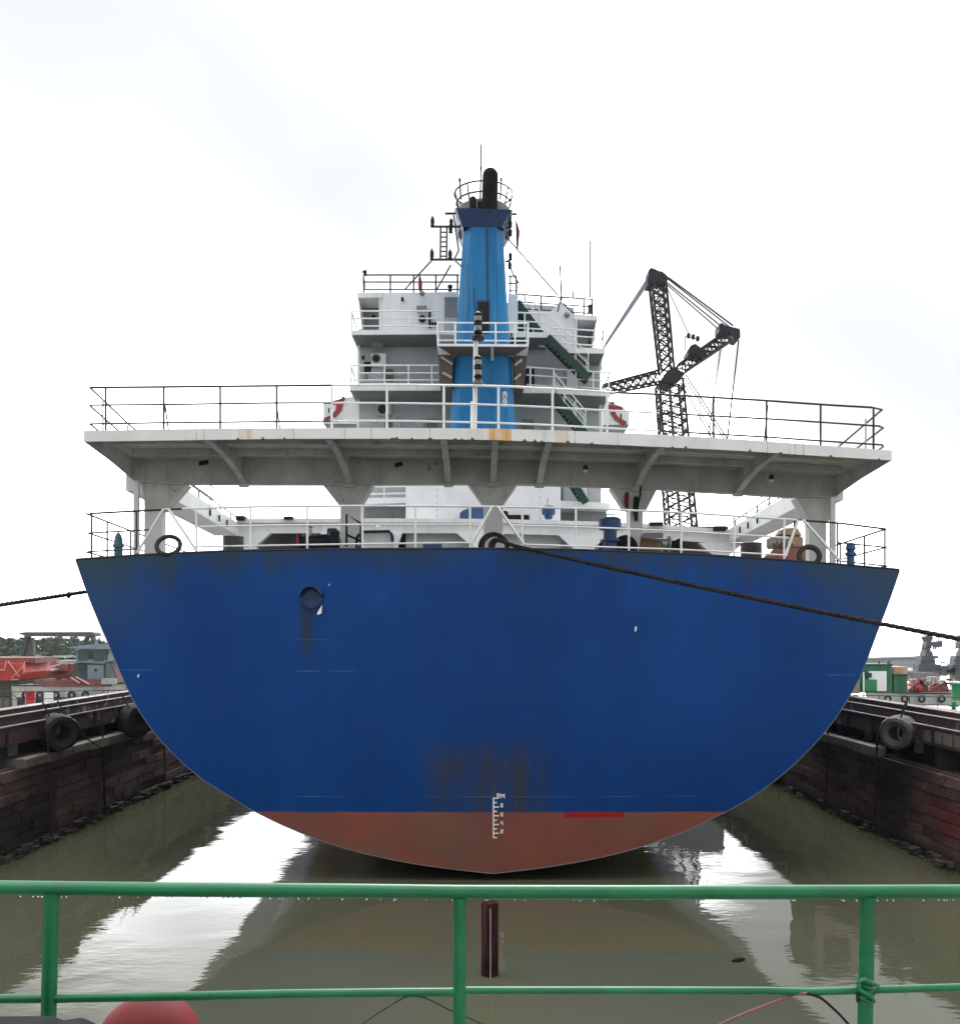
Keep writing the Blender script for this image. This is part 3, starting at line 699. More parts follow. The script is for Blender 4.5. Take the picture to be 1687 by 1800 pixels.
# ---- stern light mast on the upper deck edge
ml = ship
mast = MB().tube([P(834,757,22.2), P(836,600,22.2), P(838,560,22.2)], .05, 10).build('stern_light_mast', M['white'], ship, smooth=True)
MB().tube([P(830,757,22.15), P(830,706,22.15)], .04, 8).build('cable_trunk', M['whiteclean'], mast)
for y in (560, 577, 637, 655):
    y0 = P(840, y, 22.05)
    MB().lathe([(0.095,-.11),(0.10,-.08),(0.075,-.06),(0.075,.06),(0.10,.08),(0.09,.12),(0.03,.16)], y0, 14).build('lantern', M['black'], mast, smooth=True)
    MB().lathe([(0.083,-.055),(0.083,.05)], y0 + Vector((0,-.012,0)), 14).build('lens', M['greymid'], mast)
for y, mt in ((590,'black'), (672,'brown')):
    MB().lathe([(0.06,.09),(0.15,-.04),(0.15,-.09),(0.05,-.09)], P(840,y,22.1), 12).build('lantern_bracket', M[mt], mast)
rod('lantern_stay', P(833,506,22.2), P(835,560,22.2), .012, M['black'], mast)
fl = MB().lathe([(0.02,-.22),(0.05,-.20),(0.06,-.1),(0.035,-.04),(0.06,.0),(0.05,.1),(0.02,.13)], P(887,698,21.95), 10).build('rail_lamp', M['greylight'], ship, smooth=True)

# ---- funnel
YFN = 38.0
def ring_at(py, x0, x1, d, ch):
    z = Zp(py, YFN); a = Xp(x0,YFN); b = Xp(x1,YFN)
    return [Vector(p) for p in ((a+ch,YFN,z),(b-ch,YFN,z),(b,YFN+ch*1.3,z),(b,YFN+d,z),(a,YFN+d,z),(a,YFN+ch*1.3,z))]
prof = [(806,787,910),(752,790,907),(600,800,897),(500,807,890),(430,812,886),(399,814,885)]
rs = [ring_at(y,a,b,2.3,.30) for y,a,b in prof]
m = MB(); m.grid([r+[r[0]] for r in rs]); funnel = m.build('funnel', M['funnel'], ship)
lip0 = ring_at(399,814,885,2.3,.10)
lip = [P(801,365,YFN-.5), P(899,368,YFN-.5), P(901,367,YFN+.4), Vector((Xp(901,YFN), YFN+2.7, Zp(367,YFN))), Vector((Xp(799,YFN), YFN+2.7, Zp(367,YFN))), P(799,366,YFN+.4)]
m = MB(); m.grid([lip0+[lip0[0]], lip+[lip[0]]]); m.build('funnel_collar', M['navy'], funnel)
for x0,x1 in ((813,815),(884,886)):
    pass
z0 = Zp(366,YFN); cxx = Xp(850,YFN)
m = MB(); n = 18
m.lathe([(1.05,z0-.5),(1.05,Zp(349,YFN+.25)),(1.0,Zp(347,YFN+.25)),(.2,Zp(347,YFN+.25))], (cxx,YFN+1.3,0), 40); m.build('funnel_top_drum', M['soffit_shade'], funnel, smooth=True)
m = MB(); m.add(lip, [tuple(range(6))]); m.build('funnel_top', M['greymid'], funnel)
# seam strips, panels and door
MB().bar(P(856,400,YFN-.02), P(857,530,YFN-.02), .07, .05, (0,1,0)).build('seam_strip', M['navy'], funnel)
MB().bar(P(838,600,YFN-.02), P(836,752,YFN-.02), .06, .05, (0,1,0)).build('seam_strip', M['funnel'], funnel)
MB().bar(P(862,600,YFN-.02), P(864,752,YFN-.02), .06, .05, (0,1,0)).build('seam_strip', M['funnel'], funnel)
slab('panel', [(815,463),(823,463),(820,600),(810,600)], YFN-.04, .1, M['funnel'], funnel)
slab('panel', [(873,463),(884,463),(890,600),(878,600)], YFN-.04, .1, M['funnel'], funnel)
dr = rect('door', 838, 527, 861, 585, YFN-.03, .1, M['navy'], funnel); rect('door_recess', 841, 531, 859, 585, YFN-.05, .05, M['black'], dr)
# exhausts
def capsule(name, x0,x1,ytop,ybot,Y,mat,tilt=0):
    r = Xp(x1,Y)-Xp(x0,Y); r /= 2; a = P((x0+x1)/2, ybot+14, Y); b = P((x0+x1)/2+tilt, ytop, Y); d = b-a; L = d.length - r
    pr = [(r,0),(r,L*.5),(r,L)] + [(r*math.cos(t), L+r*math.sin(t)) for t in np.linspace(.15, 1.5, 6)]
    return MB().lathe(pr, a, 18, d).build(name, mat, funnel, smooth=True)
capsule('exhaust_pipe', 846, 874, 295, 366, YFN-.1, M['soot'], 2)
capsule('exhaust_pipe', 825, 837, 345, 366, YFN-.1, M['soot'])
capsule('exhaust_pipe', 839, 846, 353, 366, YFN-.15, M['soot'])
capsule('exhaust_pipe', 841, 843, 347, 362, YFN+.9, M['greylight'])
for zpy, rr in ((317, 1.19), (334, 1.11)):
    z = Zp(zpy, YFN+.1)
    MB().tube([Vector((cxx+rr*math.cos(t), YFN+1.3+rr*math.sin(t), z)) for t in np.linspace(0, 2*math.pi, 36)[:-1]], .032, 6, closed=True).build('ring_rail', M['wire'], funnel, smooth=True)
for t in np.linspace(0, 2*math.pi, 9)[:-1] + .2:
    rod('ring_post', (cxx+1.02*math.cos(t), YFN+1.3+1.02*math.sin(t), Zp(349,YFN+.25)), (cxx+1.19*math.cos(t), YFN+1.3+1.19*math.sin(t), Zp(317,YFN+.1)), .028, M['wire'], funnel)
an = rod('whip_antenna', P(844,366,YFN+1.2), P(845.5,253,YFN+1.2), .034, M['wire'], funnel)
MB().lathe([(0.03,-.08),(0.05,-.05),(0.05,.06),(0.02,.09)], P(845,295,YFN+1.2), 10).build('antenna_base', M['black'], funnel)
for px,y0,y1 in ((808,350,312),(881,350,311)):
    rod('light_staff', P(px+2 if px<840 else px-2,y0,YFN+1.2), P(px,y1+6,YFN+1.2), .032, M['wire'], funnel)
    MB().lathe([(.02,-.09),(.05,-.05),(.05,.05),(.01,.1)], P(px,y1+4,YFN+1.2), 10).build('signal_light', M['black'], funnel)
# signal yards beside the funnel
def yard(y, xa, xb): return MB().tube([P(xa,y,YFN+.8), P(xb,y,YFN+.8)], .045, 6).build('signal_yard', M['raildark'], funnel)
y1 = yard(398,757,812); y2 = yard(456,760,812); y3 = yard(375,782,806); yard(376,897,908); yard(400,890,898); yard(459,888,897)
for x in (774.5,785.5): rod('ladder_stile', P(x,398,YFN+.8), P(x-.8,456,YFN+.8), .035, M['raildark'], y1)
for k in range(6): rod('ladder_rung', P(774,408+k*8.4,YFN+.8), P(785.5,408+k*8.4,YFN+.8), .03, M['raildark'], y1)
for px,py,h in ((760,393,.32),(759,452,.36),(791,450,.28),(793,392,.2),(792,405,.18),(897,395,.2),(897,410,.2),(897,453,.24),(896,468,.2)):
    b = P(px,py,YFN+.8)
    MB().lathe([(.05,-.1),(.09,-.08),(.06,-.02),(.08,.02),(.08,h*.6),(.05,h*.75),(.02,h)], b, 10).build('signal_light', M['black'], funnel, smooth=True)
rod('light_staff', P(797,378,YFN+.8), P(806,440,YFN+.8), .03, M['wire'], funnel); rod('light_staff', P(806,440,YFN+.8), P(798,456,YFN+.8), .03, M['wire'], funnel)
for p0,p1 in ((P(760,456,YFN+.8),P(711,509,41)),(P(792,466,YFN+.8),P(765,513,41)),(P(889,415,YFN+.8),P(980,518,41)),(P(797,455,YFN+.8),P(811,468,YFN)),(P(896,470,YFN+.8),P(910,497,41))):
    rod('stay_wire', p0, p1, .032, M['wire'], funnel, 5)
# flag on the right halyard
def flag(name, pts, Y, mat, lab):
    m = MB(); n = len(pts)
    rows_ = [[P(a,y,Y+.05*math.sin(i*1.9)) for i,(y,a,b) in enumerate(pts)], [P((a+b)/2,y,Y+.12*math.sin(i*1.3+1)) for i,(y,a,b) in enumerate(pts)], [P(b,y,Y-.08*math.sin(i*2.1)) for i,(y,a,b) in enumerate(pts)]]
    m.grid(rows_); o = m.build(name, mat, None, smooth=True); tag(o, lab, 'flag')
    md = o.modifiers.new('thickness','SOLIDIFY'); md.thickness = .01
    return o
rod('halyard', P(906,377,YFN+.8), P(908,440,YFN+.8), .012, M['wire'], funnel, 5)
flag('flag', [(388,906.5,907.5),(397,906.5,910.5),(406,906.5,913.5),(415,907,913),(423,907,911.5),(432,907.5,911),(438,908,909.5)], YFN+.8, M['flagred'], 'limp dark red flag hanging right of the blue funnel')
flag('flag', [(482,736.5,737.5),(490,736,740),(498,735,742),(506,735,742),(512,737,740)], 40.4, M['flagred'], 'small furled red flag hanging over the bridge roof left of funnel')
# funnel platform
pl = slab('funnel_platform', [(768,604),(929,605),(929,609),(768,608)], 37.0, 3.0, M['whiteclean'], funnel)
MB().add([P(770,609,37.05), P(927,610,37.05), P(905,625,38.0), P(795,625,38.0)], [(0,1,2,3)]).build('platform_underside', M['brown'], pl)
slab('platform_knee', [(770,612),(797,625),(794,682),(773,676)], 38.2, 1.2, M['brown'], pl)
slab('platform_knee', [(928,612),(903,625),(905,682),(920,684)], 38.2, 1.2, M['brown'], pl)
for a,b in (((775,627),(795,640)),((778,655),(794,664)),((917,632),(904,642)),((915,657),(904,667))):
    rod('platform_brace', P(*a,38.1), P(*b,38.1), .05, M['greylight'], pl)
rod('platform_brace', P(865,609,37.1), P(865,632,37.9), .06, M['greylight'], pl)
pr_ = [[P(768,y,37.05), P(929,y+1,37.05)] for y in (567,583,598)]
railing(ship, pr_[0], pr_[1:], [(P(x,605,37.05), P(x,567,37.05)) for x in (769,800,839,871,905,928)], .032, M['railwhite'])
for y in (568,584,599):
    for x in (769,928): rod('platform_side_rail', P(x,y,37.05), P(x,y,37.05)+Vector((0,2.2,0)), .03, M['railwhite'], pl)

# ---- superstructure
sup = MB().prism([P(x,y,42.0) for x,y in ((630,676),(790,676),(1055,690),(1056,770),(1058,990),(628,990))], (0,9,0)).build('deckhouse', M['bulkhead'], ship)
slab('upper_storey', [(630,578),(905,580),(964,584),(1000,604),(1056,612),(1055,692),(900,690),(630,680)], 41.7, 8, M['bulkhead'], sup)
# bridge storey with its open wings
slab('bridge_front', [(669,514),(806,513),(806,584),(669,584)], 40.9, .25, M['whiteclean'], sup)
slab('bridge_front', [(893,516),(910,517),(910,584),(893,584)], 40.9, .25, M['whiteclean'], sup)
slab('bridge_front', [(925,545),(968,547),(984,530),(1011,552),(1011,616),(945,606)], 41.0, .25, M['whiteclean'], sup)
slab('bridge_house', [(672,516),(1009,540),(1009,620),(672,590)], 42.6, 6, M['greylight'], sup)
slab('wing_roof', [(628,514),(672,513.5),(672,522.5),(628,523)], 40.8, 1.3, M['whiteclean'], sup)
slab('wing_roof', [(1008,552),(1050,555),(1050,563),(1008,561)], 40.9, 1.3, M['whiteclean'], sup)
for x, xb, y0, y1, s in ((629,636,522,582,1),(1049,1041,561,616,-1)):
    a = P(x,y0,40.85); b = a+Vector((0,1.3,0)); d2 = P(xb,y1,40.9); c2 = d2+Vector((0,1.3,0))
    MB().prism([a,b,c2,d2], (.05*s,0,0)).build('wing_side', M['greylight'], sup)
slab('wing_back', [(632,535),(674,535),(674,590),(642,590)], 42.05, .1, M['greymid'], sup); slab('wing_back', [(1008,570),(1046,570),(1036,620),(1008,620)], 42.05, .1, M['greymid'], sup)
for x,a,b in ((667.5,523,580),(1012.5,562,612)): MB().box(Xp(x-1.3,40.9),Xp(x+1.3,40.9),40.85,40.95,Zp(b,40.9),Zp(a,40.9)).build('wing_post', M['whiteclean'], sup)
rect('wing_locker', 1014, 592, 1034, 608, 41.7, .3, M['greymid'], sup)
rect('bridge_door', 781, 522, 804, 580, 40.85, .08, M['greymid'], sup); rect('bridge_door', 782, 558, 803, 580, 40.82, .05, M['greylight'], sup)
slab('stair_recess', [(909,528),(925,545),(945,580),(947,590),(909,590)], 41.3, .2, M['greendk'], sup)
# decks
for nm, pts in (('bridge_deck', [(617,580),(770,580),(900,584),(900,592),(770,587),(617,588)]), ('bridge_deck', [(897,583),(964,584),(964,593),(897,592)]), ('bridge_deck', [(997,611),(1063,612),(1063,621),(997,620)])):
    slab(nm, pts, 40.0, 4.5, M['whiteclean'], sup)
for nm, pts in (('boat_deck', [(614,678),(800,678),(800,686),(614,686)]), ('boat_deck', [(903,682),(978,683),(978,691),(903,690)]), ('boat_deck', [(976,683.5),(1072,688),(1072,696.5),(976,692)])):
    slab(nm, pts, 40.0, 4.5, M['white'], sup)
def soffit_shade(x0,y0,x1,y1,Y0,Y1):  # adds a thin dark sheet under a deck, its shade painted in
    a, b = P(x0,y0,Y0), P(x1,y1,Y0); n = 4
    MB().add([a, b, b+Vector((0,Y1-Y0,0)), a+Vector((0,Y1-Y0,0)), a-Vector((0,0,.02)), b-Vector((0,0,.02)), b+Vector((0,Y1-Y0,-.02)), a+Vector((0,Y1-Y0,-.02))], [(0,1,2,3),(4,5,6,7),(0,1,5,4),(1,2,6,5),(2,3,7,6),(3,0,4,7)]).build('soffit_shade', M['soffit_shade'], sup)
for q in ((619,588.5,769,587.5),(898,592.5,963,593.5),(999,620.5,1061,621.5)): soffit_shade(*q, 40.06, 44)
for q in ((616,686.5,799,686.5),(904,690.5,977,691.5),(978,692.5,1070,697)): soffit_shade(*q, 40.06, 44)
# roof plinths and railings
rl = []
def rl3(xa,xb,ys,Y,posts,mat,slope=0.0,rr=.034):
    t = [[P(xa,y,Y), P(xb,y+slope,Y)] for y in ys]
    base = ys[0] + (ys[-1]-ys[0])*1.25
    railing(sup, t[0], t[1:], [(P(x, base+slope*(x-xa)/(xb-xa), Y), P(x, ys[0]+slope*(x-xa)/(xb-xa), Y)) for x in posts], rr, mat)
rl3(638,807,(483,495.5,508.5),41.0,(639,686,727,766,804),M['raildark'])
rl3(893,907,(485,498,511),41.2,(897,907),M['raildark'])
rl3(909,1042,(517,530,542),41.3,(951,985,1026,1041),M['raildark'],9)
rl3(618,772,(546.5,559.5,573),40.1,(618,670,720,769),M['railwhite'])
rl3(910,962,(549,564,576),40.1,(922,960),M['railwhite'],3)
rl3(968,1061,(576,588,602),40.2,(1010,1045,1060),M['railwhite'],6)
rl3(617,770,(642,655.5,668),40.1,(617,676,718,759),M['railwhite'])
rl3(925,1012,(645,659,676),40.1,(932,973,1012),M['railwhite'],6)
rl3(1012,1071,(651,666,680),40.2,(1042,1070),M['railwhite'],4)
for x0,x1,y0,y1 in ((618,626,547,580),(1060,1056,582,610),(617,625,642,676),(1071,1062,655,686),(639,642,483,512),(1041,1039,525,550)):
    rod('rail_return', P(x0,y0,40.1), P(x1,y1-4,42.5), .026, M['raildark'], sup)
# wall fittings
def fit(nm, x0,y0,x1,y1,Y,d,mt): return rect(nm,x0,y0,x1,y1,Y,d,M[mt],sup)
ac = fit('air_conditioner',652,621,678,641,41.3,.35,'whiteclean'); MB().torus(P(661,630,41.28),(0,1,0),.17,.03).build('fan_guard',M['greymid'],ac); MB().lathe([(.19,0),(.02,.005)],P(661,630,41.29),20,(0,-1,0)).build('fan_grille',M['darksteel'],ac)
ac = fit('air_conditioner',662,709,687,728,41.6,.35,'greylight'); MB().lathe([(.2,0),(.02,.005)],P(672,719,41.58),20,(0,-1,0)).build('fan_grille',M['darksteel'],ac)
fit('louvre',653,599,673,606,40.9,.4,'greymid'); fit('window',677,649,691,669,41.62,.1,'glass'); fit('window',677,656,690,658.5,41.6,.05,'greylight')
fit('switch_box',705,522,709,528,40.8,.1,'black'); fit('switch_box',654,553,659,558,41.95,.1,'black'); fit('switch_box',636,625,640,631,41.6,.1,'black')
fit('door',640,636,652,655,41.64,.06,'black'); fit('vent_grille',640,658,647,666,41.6,.1,'greymid')
fit('floodlight_bank',732,537,750,545,40.6,.25,'greymid'); fit('conduit',753,545,757,575,40.75,.12,'black')
MB().lathe([(.05,.12),(.16,0),(.16,-.05),(.05,-.1)],P(742,560,40.75),16,(0,-1,.1)).build('searchlight',M['darksteel'],sup)
MB().lathe([(.05,.12),(.12,0),(.12,-.05),(.05,-.1)],P(742,515,40.75),16,(0.3,-1,-.3)).build('searchlight',M['greymid'],sup)
MB().lathe([(.05,.12),(.13,0),(.13,-.05),(.05,-.1)],P(997,553,40.85),16,(0.3,-1,-.3)).build('searchlight',M['greymid'],sup)
for x in (760,765): fit('socket_box',x-2,566,x+2,571,40.78,.1,'black')
MB().lathe([(.06,-.1),(.1,-.04),(.04,.02),(.1,.06),(.1,.16),(.03,.2)],P(791,508,40.6),12).build('searchlight',M['black'],sup,smooth=True)
MB().lathe([(.03,-.1),(.06,0),(.1,.12),(.02,.15)],P(642,481,41),10,(-.3,0,1)).build('deck_light',M['black'],sup)
fit('door',750,738,766,756,41.9,.1,'glass'); fit('door',732,742,744,756,41.9,.1,'greylight'); fit('door',677,740,688,756,41.9,.1,'glass'); fit('door',919,737,938,756,41.9,.1,'glass')
fit('door',921,648,939,684,41.62,.06,'black'); fit('door_post',930,648,933,684,41.55,.06,'whiteclean'); fit('panel_door',996,650,1010,684,41.6,.06,'whiteclean')
fit('fan_box',692,741,705,752,41.5,.3,'greylight'); MB().torus(P(698,733,41.6),(0,1,0),.14,.03).build('life_ring',M['greylight'],sup)
fit('beam_shadow_plate',727,698,737,701,41.9,.1,'darksteel'); fit('handle_bar',1027,655,1043,658,41.6,.06,'darksteel')
fit('wall_box',960,748,974,756,41.8,.1,'greylight')
for x0,x1,y0,y1 in ((1055,1059,622,650),(628,632,590,676),(627,631,690,760),(1053,1058,697,760)):
    fit('corner_post',x0,y0,x1,y1,41.4,.1,'whiteclean')
# lower casing seen in the gap under the upper deck
cas = rect('engine_casing', 713, 804, 985, 985, 37.8, 4, M['whiteclean'], ship)
for x in (750,768,931,949): rod('ladder_stile', P(x,856,39.5), P(x,915,37.75), .018, M['greymid'], cas)
for k in range(5):
    rod('ladder_rung', P(750,860+k*12,39.5), P(768,860+k*12,37.75), .018, M['greymid'], cas); rod('ladder_rung', P(931,862+k*12,39.5), P(949,862+k*12,37.75), .018, M['greymid'], cas)
slab('promenade_deck', [(622,876),(713,874),(713,884),(622,887)], 40.0, 3, M['whiteclean'], cas)
slab('promenade_deck', [(985,880),(1073,884),(1073,893),(985,890)], 40.0, 3, M['whiteclean'], cas)
for y in (868,): rod('rail', P(640,y+1,40.1), P(713,y-1,40.1), .04, M['railwhite'], cas)
for y in (856,): rod('rail', P(640,y,40.1), P(713,y-1,40.1), .03, M['railwhite'], cas)
rod('rail_post', P(675,853,40.1), P(675,876,40.1), .03, M['railwhite'], cas)
fit('side_wall',625,885,713,930,41.0,.2,'greymid'); fit('side_wall',1012,892,1066,930,41.2,.2,'greymid'); fit('side_wall',990,850,1056,884,41.6,.2,'greylight')
slab('blue_vent_box', [(808,902),(813,897),(826,892),(856,891),(856,913),(808,913)], 37.0, .7, M['gearblue'], ship, bevel=.04)
MB().lathe([(.12,-.15),(.16,-.1),(.16,0),(.24,.02),(.26,.1),(.26,.32),(.2,.36)], P(964,906,37.2), 16).build('mushroom_vent', M['gearblue'], ship, smooth=True)
rod('vent_staff', P(962,890,37.2), P(962,876,37.2), .012, M['wire'], ship)
fit('dark_coaming',889,905,930,913,37.5,.3,'black'); MB().lathe([(.12,0),(.02,.01)],P(888,903,37.4),12,(0,-1,0)).build('coil_disc',M['black'],ship)
# stairs
def stair(a, b, Y, wd, n, par):
    A = P(*a,Y); B = P(*b,Y); st = None
    for k in (0,1):
        o = MB().bar(A+Vector((0,k*wd,0)), B+Vector((0,k*wd,0)), .05, .30, (0,0,1)).build('stringer' if k else 'stairway', M['greendk'], par if not k else st)
        if not k: st = o
    for i in range(n):
        p = A.lerp(B, (i+.5)/n); MB().box(p.x-.13,p.x+.13,Y+.03,Y+wd-.03,p.z-.02,p.z+.02).build('tread', M['greymid'], st)
    for k in (0,1):
        h = Vector((0,k*wd,.95)); rod('handrail', A+h, B+h, .025, M['railwhite'], st); rod('handrail', A+h*1-Vector((0,0,.4)), B+h-Vector((0,0,.4)), .02, M['railwhite'], st)
        for t in (0.02,.35,.68,.98): rod('handrail_post', A.lerp(B,t)+Vector((0,k*wd,0)), A.lerp(B,t)+h, .02, M['railwhite'], st)
stair((908,530),(951,588),41.0,.6,9,ship)
stair((962,592),(1035,664),39.6,.7,11,ship)
stair((972,694),(1030,764),39.5,.7,11,ship)
stair((1006,846),(1030,884),39.7,.6,6,ship)
# wing boxes with red emblem, either side forward of the deckhouse
def wing_box(s):
    if s < 0:
        body=[(568,710),(603,699),(640,694),(640,745),(568,745)]; und=[(568,745),(640,745),(640,752),(575,752)]
        red=[[(585,704),(605,699),(604,709),(586,711)],[(591,710),(604,708),(600,722),(590,721)],[(590,720),(600,721),(590,733),(581,731)],[(581,730),(590,732),(569,741),(569,735)]]
    else:
        body=[(1060,700),(1096,716),(1106,726),(1106,746),(1060,747)]; und=[(1060,747),(1106,746),(1100,757),(1060,757)]
        red=[[(1067,711),(1094,714),(1094,720),(1067,719)],[(1072,718),(1082,719),(1082,728),(1074,729)],[(1074,728),(1082,727),(1089,735),(1081,739)],[(1081,738),(1088,734),(1101,741),(1101,745),(1094,747)]]
    b = slab('wing_box', body, 48, 2.5, M['whiteclean'], ship); slab('wing_box_underside', und, 48.03, 2, M['greymid'], b)
    for k_, r_ in enumerate(red): slab('emblem', r_, 47.96-.004*k_, .05, M['swoosh'], b)
    rect('emblem_tip', *( (600,697,606,702) if s<0 else (1073,706,1080,710) ), 47.93, .05, M['swoosh'], b)
    rect('slot', *( (577,717,579,725) if s<0 else (1090,727,1092.5,735) ), 47.94, .05, M['black'], b)
wing_box(-1); wing_box(1)
# aerials on the bridge roof
for px,y0,y1 in ((1037,523,423),(987,528,466),(1007,522,513)):
    rod('whip_antenna', P(px,y0,41.2), P(px-(3 if px==987 else 0),y1,41.2), .034, M['wire'], ship, 6)
MB().box(Xp(1037,41.2)-.09,Xp(1037,41.2)+.09,41.1,41.3,Zp(551,41.2),Zp(536,41.2)).build('antenna_box', M['raildark'], ship)
MB().tube([P(1010,553,41),P(990,533,41),P(984,530,41),P(980,548,41)], .03, 5).build('mast_stay', M['raildark'], ship)

# ---- deck gear along the stern (parts of the ship)
def lz(nm, prof, px, py, Y, mat, n=16, axis=(0,0,1), par=ship): return MB().lathe(prof, P(px,py,Y), n, axis).build(nm, mat, par, smooth=True)
lz('gooseneck_vent', [(.10,-.3),(.10,.18),(.13,.19),(.13,.24),(.10,.30),(.09,.42),(.05,.52),(.01,.55)], 208, 976, 23.0, M['teal'])
lz('air_pipe_head', [(.09,-.3),(.09,.22),(.13,.24),(.13,.30),(.09,.32),(.09,.36),(.12,.38),(.10,.52),(.02,.55)], 1495, 994, 22.8, M['gearblue'])
vb = lz('mushroom_vent', [(.30,-.6),(.22,-.2),(.17,.05),(.17,.45),(.25,.48),(.25,.52),(.17,.54),(.17,.75),(.28,.78),(.29,1.02),(.22,1.08),(.02,1.09)], 1072, 985, 24.3, M['gearblue'], 20)
MB().tube([P(1066,908,24.3),P(1066,904,24.3),P(1078,904,24.3),P(1078,908,24.3)],.02,6).build('lifting_handle',M['gearblue'],vb)
wl = lz('winch_motor', [(.22,0),(.24,.02),(.24,.07),(.19,.09),(.19,.75),(.25,.78),(.25,1.0),(.05,1.05)], 524, 954, 23.8, M['darksteel'], 18, (1,0.15,0.05))
lz('motor_flange', [(.25,-.03),(.25,.03),(.18,.04)], 523.5, 954, 23.78, M['redpaint'], 20, (1,.15,.05), wl)
MB().box(Xp(574,24),Xp(592,24),24.0,24.6,Zp(985,24),Zp(928,24)).build('gearbox',M['navy'],wl,bevel=.04)
lz('winch_valve',[(.07,-.1),(.07,.1),(.1,.12),(.02,.18)],543,935,23.8,M['steel'],12,(0,0,1),wl)
wr = lz('rope_drum_cowl', [(.30,0),(.31,.04),(.31,.42),(.26,.52),(.1,.56)], 1124, 966, 23.5, M['brass'], 20, (1,-.2,-.12))
lz('winch_motor', [(.14,0),(.14,.3),(.2,.34),(.2,.38),(.12,.40)], 1150, 956, 23.7, M['steel'], 16, (1,0,0), wr)
lz('warping_end', [(.10,0),(.12,.16),(.17,.26),(.17,.30),(.02,.27)], 1174, 958, 23.7, M['black'], 16, (1,0,0), wr)
MB().box(Xp(1131,23.9),Xp(1166,23.9),23.9,24.4,Zp(990,23.9),Zp(936,23.9)).build('motor_box',M['greymid'],wr,bevel=.03)
lz('warping_drum', [(.22,0),(.32,.02),(.32,.12),(.2,.14),(.2,.4)], 1098, 962, 24.6, M['rubber'], 20, (.3,1,0))
# small black companion railing
m = MB(); m.tube([P(609,961,23.5),P(609,904,23.5),P(634,920,23.5),P(634,962,23.5)],.03,6); m.tube([P(609,940,23.5),P(636,952,23.5)],.03,6); m.build('companion_rail',M['black'],ship)
MB().torus(P(631,953,23.7),(1,.5,0),.18,.04).build('handwheel',M['black'],ship,smooth=True)
MB().box(Xp(415,36.7),Xp(430,36.7),36.6,37.2,Zp(915,36.7),Zp(907,36.7)).build('deck_box',M['black'],ship)
MB().box(Xp(1142,36.7),Xp(1165,36.7),36.6,37.2,Zp(924,36.7),Zp(918,36.7)).build('deck_box',M['black'],ship)
MB().box(Xp(1254,36.7),Xp(1275,36.7),36.6,37.2,Zp(933,36.7),Zp(925,36.7)).build('deck_box',M['black'],ship)
MB().box(Xp(499,36.7),Xp(514,36.7),36.6,37.2,Zp(913,36.7),Zp(908,36.7)).build('deck_box',M['black'],ship)
lz('bulb', [(.02,-.06),(.08,-.03),(.08,.03),(.02,.08)], 664, 926, 36.5, M['bulb'], 12)
# dark cloth and cable hung on the fourth column
cl = slab('hung_cloth', [(1099,866),(1105,864),(1105,893),(1100,893),(1097,882)], 25.3, .05, M['flagred'], ship)
slab('hung_cloth', [(1115,873),(1121,872),(1122,893),(1121,916),(1116,916),(1112,898)], 25.28, .05, M['darksteel'], ship)
MB().tube([P(1126,848,25.2),P(1125,870,25.2),P(1120,893,25.2)],.025,6).build('hung_cable',M['black'],ship)

# ------------------------------------------------------------------ loose things on the stern
def tyre(c, axis, R0, r0, mat, label, name='tyre', sx=1.0, group=None, par=None):
    o = MB().torus(c, axis, R0, r0, 32, 12, sx).build(name, mat, None, smooth=True); return tag(o, label, 'tyre', group)
tyre(P(296,959,22.12), (0.1,-1,.62), .262, .052, M['rubber'], 'black tyre leaning on the deck edge below the left column')
tyre(P(1422,977,22.22), (-.15,-1,.35), .225, .062, M['rubber'], 'black tyre leaning on the deck edge beside the pink machine')
for px,py,Y,lab in ((410,974,25.5,'grey steel drum on deck between the two left columns'),(1320,986,25.0,'dark grey open drum on deck left of the pink machine')):
    d = MB().lathe([(.27,0),(.27,.15),(.28,.16),(.27,.17),(.27,.34),(.28,.35),(.27,.36),(.27,.5),(.285,.51),(.26,.52),(.25,.46)], P(px,py,Y) - Vector((0,0,.05)), 20).build('steel_drum', M['greywall'], None, smooth=True); tag(d, lab, 'drum', 'drums on the stern deck')
pm = thing('pump_engine', P(1380,1000,24.0), 'faded pink pump engine with tan tank on the right of the stern deck', 'engine')
MB().box(Xp(1362,24),Xp(1412,24),23.8,24.4,Zp(1000,24),Zp(964,24)).build('base', M['pink'], pm, bevel=.04)
MB().box(Xp(1352,24),Xp(1408,24),23.8,24.3,Zp(964,24),Zp(944,24)).build('engine_block', M['tan'], pm, bevel=.05)
MB().prism([P(1370,940,23.8),P(1378,928,23.8),P(1402,927,23.8),P(1411,942,23.8)],(0,.5,0)).build('fuel_tank', M['tan'], pm, bevel=.03)
for k in range(5): MB().lathe([(.05,0),(.06,.1),(.03,.14)],P(1358+k*8,956,23.75),10,(0,-1,.2)).build('cylinder_head', M['steel'], pm)
MB().bar(P(1341,985,23.8),P(1368,966,23.8),.1,.12).build('drawbar', M['pink'], pm)
rod('exhaust', P(1395,927,24), P(1398,916,24), .03, M['black'], pm)
